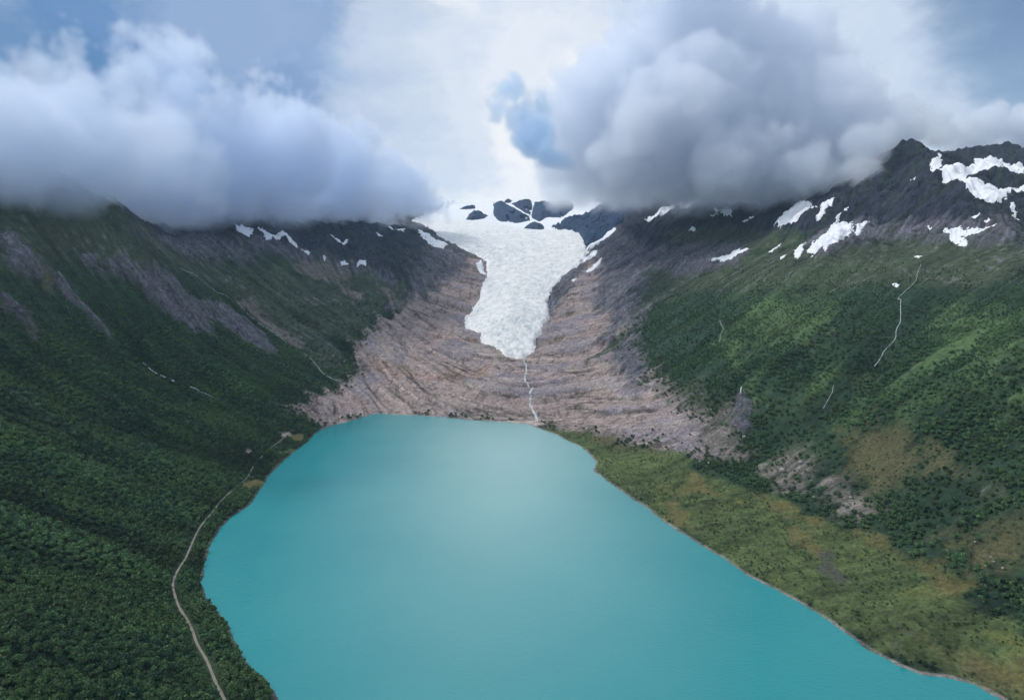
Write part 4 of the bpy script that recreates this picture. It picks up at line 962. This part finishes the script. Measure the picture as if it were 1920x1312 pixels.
wood = bpy.data.objects.new('wood', me); COL.objects.link(wood); md = wood.modifiers.new('wood', 'NODES'); md.node_group = ng; me.materials.append(M_leaf)
meta(wood, 'dense green birch wood and scrub clothing both mountainsides around the lake', 'wood', kind='stuff')

# ---------------------------------------------------------------- boulders
def rock_material(name, a, b_):
    m, nt, out = nodes(name); L = nt.links.new
    b = N(nt, 'ShaderNodeBsdfPrincipled'); b.inputs['Roughness'].default_value = .9
    geo = N(nt, 'ShaderNodeNewGeometry'); n1 = noise_node(nt, geo.outputs['Position'], .3, 5, .6)
    L(mix_col(nt, ramp(nt, n1, [(.35, 0), (.7, 1)]), a, b_), b.inputs['Base Color'])
    bp = N(nt, 'ShaderNodeBump'); bp.inputs['Distance'].default_value = 1.0; L(n1, bp.inputs['Height']); L(bp.outputs[0], b.inputs['Normal'])
    L(b.outputs[0], out.inputs[0]); return m
M_boulder = rock_material('boulder_stone', (.16,.15,.14), (.44,.41,.38))
import bmesh
def boulder_mesh(seed):
    bm = bmesh.new(); bmesh.ops.create_icosphere(bm, subdivisions=3, radius=1); r = random.Random(seed)
    from mathutils import noise
    pl = [(Vector((r.gauss(0, 1), r.gauss(0, 1), r.gauss(0, .8))).normalized(), r.uniform(.62, .85)) for _ in range(9)]
    for v in bm.verts:
        for n_, d_ in pl:
            q = v.co.dot(n_)
            if q > d_: v.co -= n_ * (q - d_)
        v.co *= 1 + .10 * noise.noise(v.co * 2.2 + Vector((seed, 0, 0)))
        v.co.z *= .75; v.co.x *= 1.15
    me = bpy.data.meshes.new('boulder'); bm.to_mesh(me); bm.free(); me.materials.append(M_boulder); return me
bmeshes = [boulder_mesh(k) for k in range(5)]
def put_boulder(px, py, rad, lab, k):
    x, y = at(px, py)[0]; z = float(height(np.array([x]), np.array([y]))[0])
    o = bpy.data.objects.new('boulder', bmeshes[k % 5]); COL.objects.link(o)
    o.location = (x, y, z + rad * .25); o.scale = (rad, rad, rad); o.rotation_euler = (0, 0, k * 1.7)
    meta(o, lab, 'boulder', 'boulders on the scree at the right'); return o
put_boulder(1502, 869, 4.2, 'big pale flat-topped boulder at the top of the grey rubble patch', 0)
put_boulder(1466, 885, 5.5, 'largest pale boulder, left of the flat-topped one on the rubble patch', 1)
put_boulder(1330, 868, 4.0, 'pale grey boulder where the rock slabs meet the green flat', 2)
put_boulder(1395, 820, 3.8, 'pale boulder in the blocky gully at the foot of the right slope', 3)
rb = random.Random(11)
for k in range(46):
    zx, zy, sx, sy = rb.choice([(1490, 890, 40, 26), (1395, 800, 22, 60), (1350, 840, 40, 30), (1590, 940, 45, 22), (1320, 790, 40, 40), (1850, 1040, 50, 30)])
    put_boulder(zx + rb.gauss(0, .5) * sx, zy + rb.gauss(0, .5) * sy, rb.uniform(1.1, 2.3), 'small grey boulder scattered over the rubble below the right slope', k)

# ---------------------------------------------------------------- bare rock rising out of the snowfield at the valley head
M_nunatak = rock_material('haze_blue_summit_rock', (.008,.032,.080), (.022,.050,.105))  # blue of the distance haze is painted into the rock colour
def nunatak(poly, lab, seed):
    o = patch('rock_outcrop', poly, M_nunatak, thick=24, edge=.4, wig=.10, lift=8, res=6, rag=(85, 12, .80), shape=lambda X, Y, d: (sstep(d, 0, 30) * fbm(X, Y, 150, 4, 600 + seed, .5, True) * 14, {}))
    if o: o.data.polygons.foreach_set('use_smooth', np.zeros(len(o.data.polygons), bool))
    if o: meta(o, lab, 'rock outcrop', 'rock outcrops in the snowfield')
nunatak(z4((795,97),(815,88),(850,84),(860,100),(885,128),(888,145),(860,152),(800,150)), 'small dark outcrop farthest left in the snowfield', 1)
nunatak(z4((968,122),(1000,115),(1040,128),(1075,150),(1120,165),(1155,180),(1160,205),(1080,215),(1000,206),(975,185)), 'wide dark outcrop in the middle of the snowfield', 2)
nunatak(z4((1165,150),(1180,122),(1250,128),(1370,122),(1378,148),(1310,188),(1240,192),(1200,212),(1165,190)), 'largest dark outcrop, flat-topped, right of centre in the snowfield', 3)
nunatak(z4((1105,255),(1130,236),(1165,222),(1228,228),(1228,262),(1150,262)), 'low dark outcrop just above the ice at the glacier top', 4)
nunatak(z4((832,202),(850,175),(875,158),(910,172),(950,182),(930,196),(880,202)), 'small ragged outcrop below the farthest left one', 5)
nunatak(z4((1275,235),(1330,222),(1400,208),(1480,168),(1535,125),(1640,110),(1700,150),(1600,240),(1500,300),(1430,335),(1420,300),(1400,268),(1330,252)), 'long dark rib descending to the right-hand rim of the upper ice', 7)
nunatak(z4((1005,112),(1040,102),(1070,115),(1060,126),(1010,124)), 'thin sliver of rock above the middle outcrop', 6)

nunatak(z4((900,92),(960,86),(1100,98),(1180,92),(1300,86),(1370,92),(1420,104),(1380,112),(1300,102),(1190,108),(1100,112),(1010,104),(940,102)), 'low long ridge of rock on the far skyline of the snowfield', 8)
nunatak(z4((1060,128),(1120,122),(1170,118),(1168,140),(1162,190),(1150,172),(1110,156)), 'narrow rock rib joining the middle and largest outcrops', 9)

# ---------------------------------------------------------------- clouds lying on the mountains: real volumes of droplets
def perlin3(x, y, z, seed=0):
    ix, iy, iz = (np.floor(v).astype(np.int64) for v in (x, y, z))
    fx, fy, fz = (x - ix).astype(np.float32), (y - iy).astype(np.float32), (z - iz).astype(np.float32)
    u, v, w = (f * f * f * (f * (f * 6 - 15) + 10) for f in (fx, fy, fz))
    def g(dx, dy, dz):
        h = ((ix + dx) * 374761393 + (iy + dy) * 668265263 + (iz + dz) * 2147483647 + seed * 1274126177) & 0xffffffff
        h = ((h ^ (h >> 13)) * 1274126177) & 0xffffffff; h = h ^ (h >> 16)
        a = (h & 0xff).astype(np.float32) * (2 * np.pi / 256); c = ((h >> 8) & 0xff).astype(np.float32) / 127.5 - 1; s = np.sqrt(np.maximum(0, 1 - c * c))
        return np.cos(a) * s * (fx - dx) + np.sin(a) * s * (fy - dy) + c * (fz - dz)
    x00 = g(0,0,0) * (1-u) + g(1,0,0) * u; x10 = g(0,1,0) * (1-u) + g(1,1,0) * u
    x01 = g(0,0,1) * (1-u) + g(1,0,1) * u; x11 = g(0,1,1) * (1-u) + g(1,1,1) * u
    return ((x00 * (1-v) + x10 * v) * (1-w) + (x01 * (1-v) + x11 * v) * w) * 1.5

def cloud_material(name, sigma, colour=(.96,.97,1.0), aniso=.35):
    m, nt, out = nodes(name); L = nt.links.new
    vi = N(nt, 'ShaderNodeVolumePrincipled'); vi.inputs['Color'].default_value = colour + (1,); vi.inputs['Anisotropy'].default_value = aniso
    vi.inputs['Density Attribute'].default_value = ''
    a = N(nt, 'ShaderNodeAttribute', attribute_name='density')
    L(math_node(nt, 'MULTIPLY', a.outputs['Fac'], sigma), vi.inputs['Density'])
    L(vi.outputs[0], out.inputs['Volume']); return m

def volume_nodes(name, lo, hi, res, mat):
    ng = bpy.data.node_groups.new(name, 'GeometryNodeTree')
    ng.interface.new_socket('Geometry', in_out='INPUT', socket_type='NodeSocketGeometry'); ng.interface.new_socket('Geometry', in_out='OUTPUT', socket_type='NodeSocketGeometry')
    gi = ng.nodes.new('NodeGroupInput'); go = ng.nodes.new('NodeGroupOutput'); L = ng.links.new
    def M(op, a, b=None):
        n = ng.nodes.new('ShaderNodeMath'); n.operation = op
        for i, v in enumerate((a, b)):
            if v is None: continue
            if isinstance(v, (int, float)): n.inputs[i].default_value = v
            else: L(v, n.inputs[i])
        return n.outputs[0]
    vc = ng.nodes.new('GeometryNodeVolumeCube')
    vc.inputs['Min'].default_value = lo; vc.inputs['Max'].default_value = hi
    for k, a in enumerate('XYZ'): vc.inputs['Resolution ' + a].default_value = res[k]
    p = ng.nodes.new('GeometryNodeInputPosition'); sx = ng.nodes.new('ShaderNodeSeparateXYZ'); L(p.outputs[0], sx.inputs[0])
    ii = []
    for k in range(3):
        t = M('ROUND', M('MULTIPLY', M('SUBTRACT', sx.outputs[k], float(lo[k])), (res[k] - 1) / (hi[k] - lo[k])))
        ii.append(M('MINIMUM', M('MAXIMUM', t, 0.0), float(res[k] - 1)))
    idx = M('ADD', ii[0], M('MULTIPLY', M('ADD', ii[1], M('MULTIPLY', ii[2], float(res[1]))), float(res[0])))
    si = ng.nodes.new('GeometryNodeSampleIndex'); si.data_type = 'FLOAT'; si.domain = 'POINT'
    na = ng.nodes.new('GeometryNodeInputNamedAttribute'); na.data_type = 'FLOAT'; na.inputs['Name'].default_value = 'droplets'
    L(gi.outputs[0], si.inputs['Geometry']); L(na.outputs[0], si.inputs['Value']); L(idx, si.inputs['Index'])
    L(si.outputs[0], vc.inputs['Density'])
    sm = ng.nodes.new('GeometryNodeSetMaterial'); sm.inputs['Material'].default_value = mat
    L(vc.outputs[0], sm.inputs[0]); L(sm.outputs[0], go.inputs[0]); return ng

def blob(px, py, Y, rpx, flat=1.0):
    X_, Y_, Z_ = bearing(px, py); s = Y / Y_
    return (X_ * s, Y, CAM_Z + Z_ * s, rpx / F * Y, flat)

def cloud(name, blobs, base, mat, vox, seed, amp=.55, soft=.30, base_soft=90, nscale=260, puffs=16, puff=.34, pmin=26, slope=.12):
    """a heap of billows: every big lobe carries smaller puffs, and those smaller ones again"""
    rg = np.random.default_rng(seed); B = [tuple(b) for b in blobs]; gen = list(B)
    for level in range(2):
        nxt = []
        for cx, cy, cz, rad, fl in gen:
            for k in range(puffs if level == 0 else puffs // 2):
                d = rg.normal(size=3); d /= np.linalg.norm(d)
                if d[2] < -.5: continue
                r2 = rad * puff * math.exp(rg.normal(0, .38))
                if r2 < pmin: continue
                nxt.append((cx + d[0] * rad * .86, cy + d[1] * rad * .86, cz + d[2] * rad * .86 * fl, r2, 1.0))
        B += nxt; gen = nxt
    B = np.array(B); r = B[:, 3]
    lo = (B[:, :3] - r[:, None] * 1.15).min(0) - 30; hi = (B[:, :3] + r[:, None] * 1.15).max(0) + 30
    lo[2] = max(lo[2], base - 60)
    res = np.maximum(((hi - lo) / vox).astype(int) + 1, 4)
    hi = lo + (res - 1) * vox
    ax = [lo[k] + vox * np.arange(res[k]) for k in range(3)]
    zz, yy, xx = np.meshgrid(ax[2], ax[1], ax[0], indexing='ij')
    shp = xx.shape
    wa = [perlin3(xx.ravel() / 150 + q, yy.ravel() / 150, zz.ravel() / 150, seed + 60 + q).reshape(shp) * 42 + perlin3(xx.ravel() / 55 + q, yy.ravel() / 55, zz.ravel() / 55, seed + 70 + q).reshape(shp) * 13 for q in range(3)]
    S = np.full(shp, -90.0)                                    # metres inside the nearest billow
    for cx, cy, cz, rad, fl in B:
        e = rad * 1.6 + 20; sl_ = []
        for k, c in ((2, cz), (1, cy), (0, cx)):
            a = max(0, int((c - e - lo[k]) / vox)); b_ = min(res[k], int((c + e - lo[k]) / vox) + 2); sl_.append(slice(a, max(a, b_)))
        sl_ = tuple(sl_)
        if any(q.stop <= q.start for q in sl_): continue
        q = rad - np.sqrt((xx[sl_] + wa[0][sl_] - cx) ** 2 + (yy[sl_] + wa[1][sl_] - cy) ** 2 + ((zz[sl_] + wa[2][sl_] - cz) / fl) ** 2)
        S[sl_] = np.maximum(S[sl_], q)
    xx, yy, zz, S = xx.ravel(), yy.ravel(), zz.ravel(), S.ravel() / 200.0
    n = np.zeros(xx.shape); a = 1.0; sc = nscale; tot = 0
    for k in range(5):
        v = perlin3(xx / sc, yy / sc, zz / sc, seed + k)
        v = (1 - 2 * np.abs(v)) * -1 if k in (1, 2, 3) else v      # billows
        n += v * a; tot += a; a *= .62; sc *= .48
    n /= tot
    f = S + (n + .12) * amp
    d = sstep(f, 0.0, soft)
    bb = base + slope * (yy - 2500) + perlin3(xx / 420, yy / 420, zz * 0, seed + 9) * 65 + perlin3(xx / 1000, yy / 1000, zz * 0, seed + 8) * 60 + perlin3(xx / 130, yy / 130, zz / 90, seed + 10) * 42
    d = d * sstep(zz, bb - base_soft * .35, bb + base_soft * .65)
    # nothing at the walls of the grid
    ex = np.minimum.reduce([xx - lo[0], hi[0] - xx, yy - lo[1], hi[1] - yy, hi[2] - zz])
    d = d * sstep(ex, 0, vox * 3)
    me = bpy.data.meshes.new(name); me.vertices.add(len(xx)); me.vertices.foreach_set('co', np.stack([xx, yy, zz], -1).astype(np.float32).ravel())
    at_ = me.attributes.new('droplets', 'FLOAT', 'POINT'); at_.data.foreach_set('value', d.astype(np.float32))
    o = bpy.data.objects.new(name, me); COL.objects.link(o); me.materials.append(mat)
    md = o.modifiers.new('droplet volume', 'NODES'); md.node_group = volume_nodes(name + '_volume', tuple(map(float, lo)), tuple(map(float, hi)), [int(v) for v in res], mat)
    print(name, res, float(d.mean()))
    return o
M_cloud = cloud_material('cloud_droplets', .015, (.93,.96,1.0))
M_cloud_soft = cloud_material('cloud_droplets_soft', .012, (.85,.915,1.0))
M_cloud_dark = cloud_material('cloud_droplets_thin', .030, (.78,.90,1.0))
LEFT = [(-200,290,1400,190),(-90,300,1500,170),(20,290,1600,160),(60,225,1900,95),(130,290,1800,150),(230,310,2050,130),(200,190,2300,85),(330,150,2600,60),(90,150,2200,55),(560,200,3100,45),(330,315,2350,125),(330,200,2600,90),(430,320,2600,120),(470,240,2900,70),(530,320,2850,115),(600,300,3050,90),(640,275,3200,48),(610,345,3100,95),(680,350,3300,85),(740,358,3450,68),(790,375,3600,50),(828,392,3750,28),(-60,330,1400,130),(280,350,2200,110),(480,345,2750,105),(380,350,2450,105),(560,350,3000,95)]
cl = cloud('cloud', [blob(*b) for b in LEFT], 500, M_cloud_soft, 14.0, 11, amp=1.05, soft=.22, puffs=12, pmin=32, slope=.07, base_soft=170)
meta(cl, 'long grey-blue cloud bank lying on the left mountainside down to the glacier', 'cloud', 'low clouds on the mountains', kind='stuff')
RIGHT = [(1290,40,2800,95),(1230,110,2800,75),(1370,50,2850,70),(1430,110,2800,95),(1500,110,2750,80),(1530,160,2750,60),(1130,150,2900,75),(1110,230,2850,85),(1050,290,2900,60),(1150,310,2800,85),(1090,345,2950,45),
 (1250,220,2700,120),(1350,220,2700,130),(1450,230,2650,125),(1550,270,2600,95),(1590,205,2700,52),(1630,190,2750,42),(1620,290,2450,70),(1250,320,2750,85),(1350,330,2700,80),(1450,330,2600,80),(1540,335,2450,62),(1600,340,2350,50),(1700,235,2900,45),(1760,250,3300,38),(1830,258,3600,36),(1900,245,3700,42),(1960,250,3700,60),(1660,250,2500,55),
 (1670,262,2260,34),(1715,248,2380,38),(1706,258,2270,26),(1735,252,2300,24),(1690,235,2420,36),(1760,232,3300,40),(1800,262,3400,34),(1860,240,3500,42),(1920,235,3500,46),(1990,245,3500,60),(1180,370,3000,50),(1300,375,2900,60),(1430,375,2700,60),(1540,365,2500,55),(1620,330,2300,50),(1380,300,2500,90),(1500,320,2400,70),(1040,360,3300,40),(1120,360,3200,45),(1100,180,2900,70),(1300,-30,2800,90),(1180,60,2850,45)]
cr_ = cloud('cloud', [blob(*b) for b in RIGHT], 575, M_cloud, 12.0, 31, amp=.48, soft=.11, base_soft=150)
meta(cr_, 'towering grey cumulus cloud covering the ridge left of the right-hand peak', 'cloud', 'low clouds on the mountains', kind='stuff')
SMALL = [(950,180,2500,30),(945,215,2500,26),(975,225,2500,34),(1015,215,2500,24),(1000,260,2550,36),(1040,290,2600,34),(1030,250,2600,30),(925,200,2500,14)]
cs = cloud('cloud', [blob(*b) for b in SMALL], 560, M_cloud_dark, 9.0, 57, amp=.20, soft=.12, nscale=110, puffs=8, pmin=14)
meta(cs, 'small dark blue cloud scrap at the left edge of the tall cumulus', 'cloud', 'low clouds on the mountains', kind='stuff')
scene.cycles.volume_step_rate = 1.3; scene.cycles.volume_max_steps = 256; scene.cycles.volume_bounces = 12; scene.cycles.max_bounces = 12

# ---------------------------------------------------------------- the valley's air
HAZE_TOP = 1600.0
def haze_material():
    m, nt, out = nodes('valley_air')
    v = N(nt, 'ShaderNodeVolumePrincipled'); v.inputs['Color'].default_value = (.60, .80, 1.0, 1); v.inputs['Density'].default_value = 2.0e-5; v.inputs['Anisotropy'].default_value = .2
    nt.links.new(v.outputs[0], out.inputs['Volume']); return m
hv = [(x, y, z) for z in (-20, HAZE_TOP) for x, y in ((-14000, -2500), (14000, -2500), (14000, 15500), (-14000, 15500))]
hf = [(0, 3, 2, 1), (4, 5, 6, 7), (0, 1, 5, 4), (1, 2, 6, 5), (2, 3, 7, 6), (3, 0, 4, 7)]
hz_ = mesh_np('haze', np.array(hv, float), np.array(hf), haze_material(), smooth=False)
meta(hz_, 'thin bluish air filling the valley', 'haze', kind='stuff')
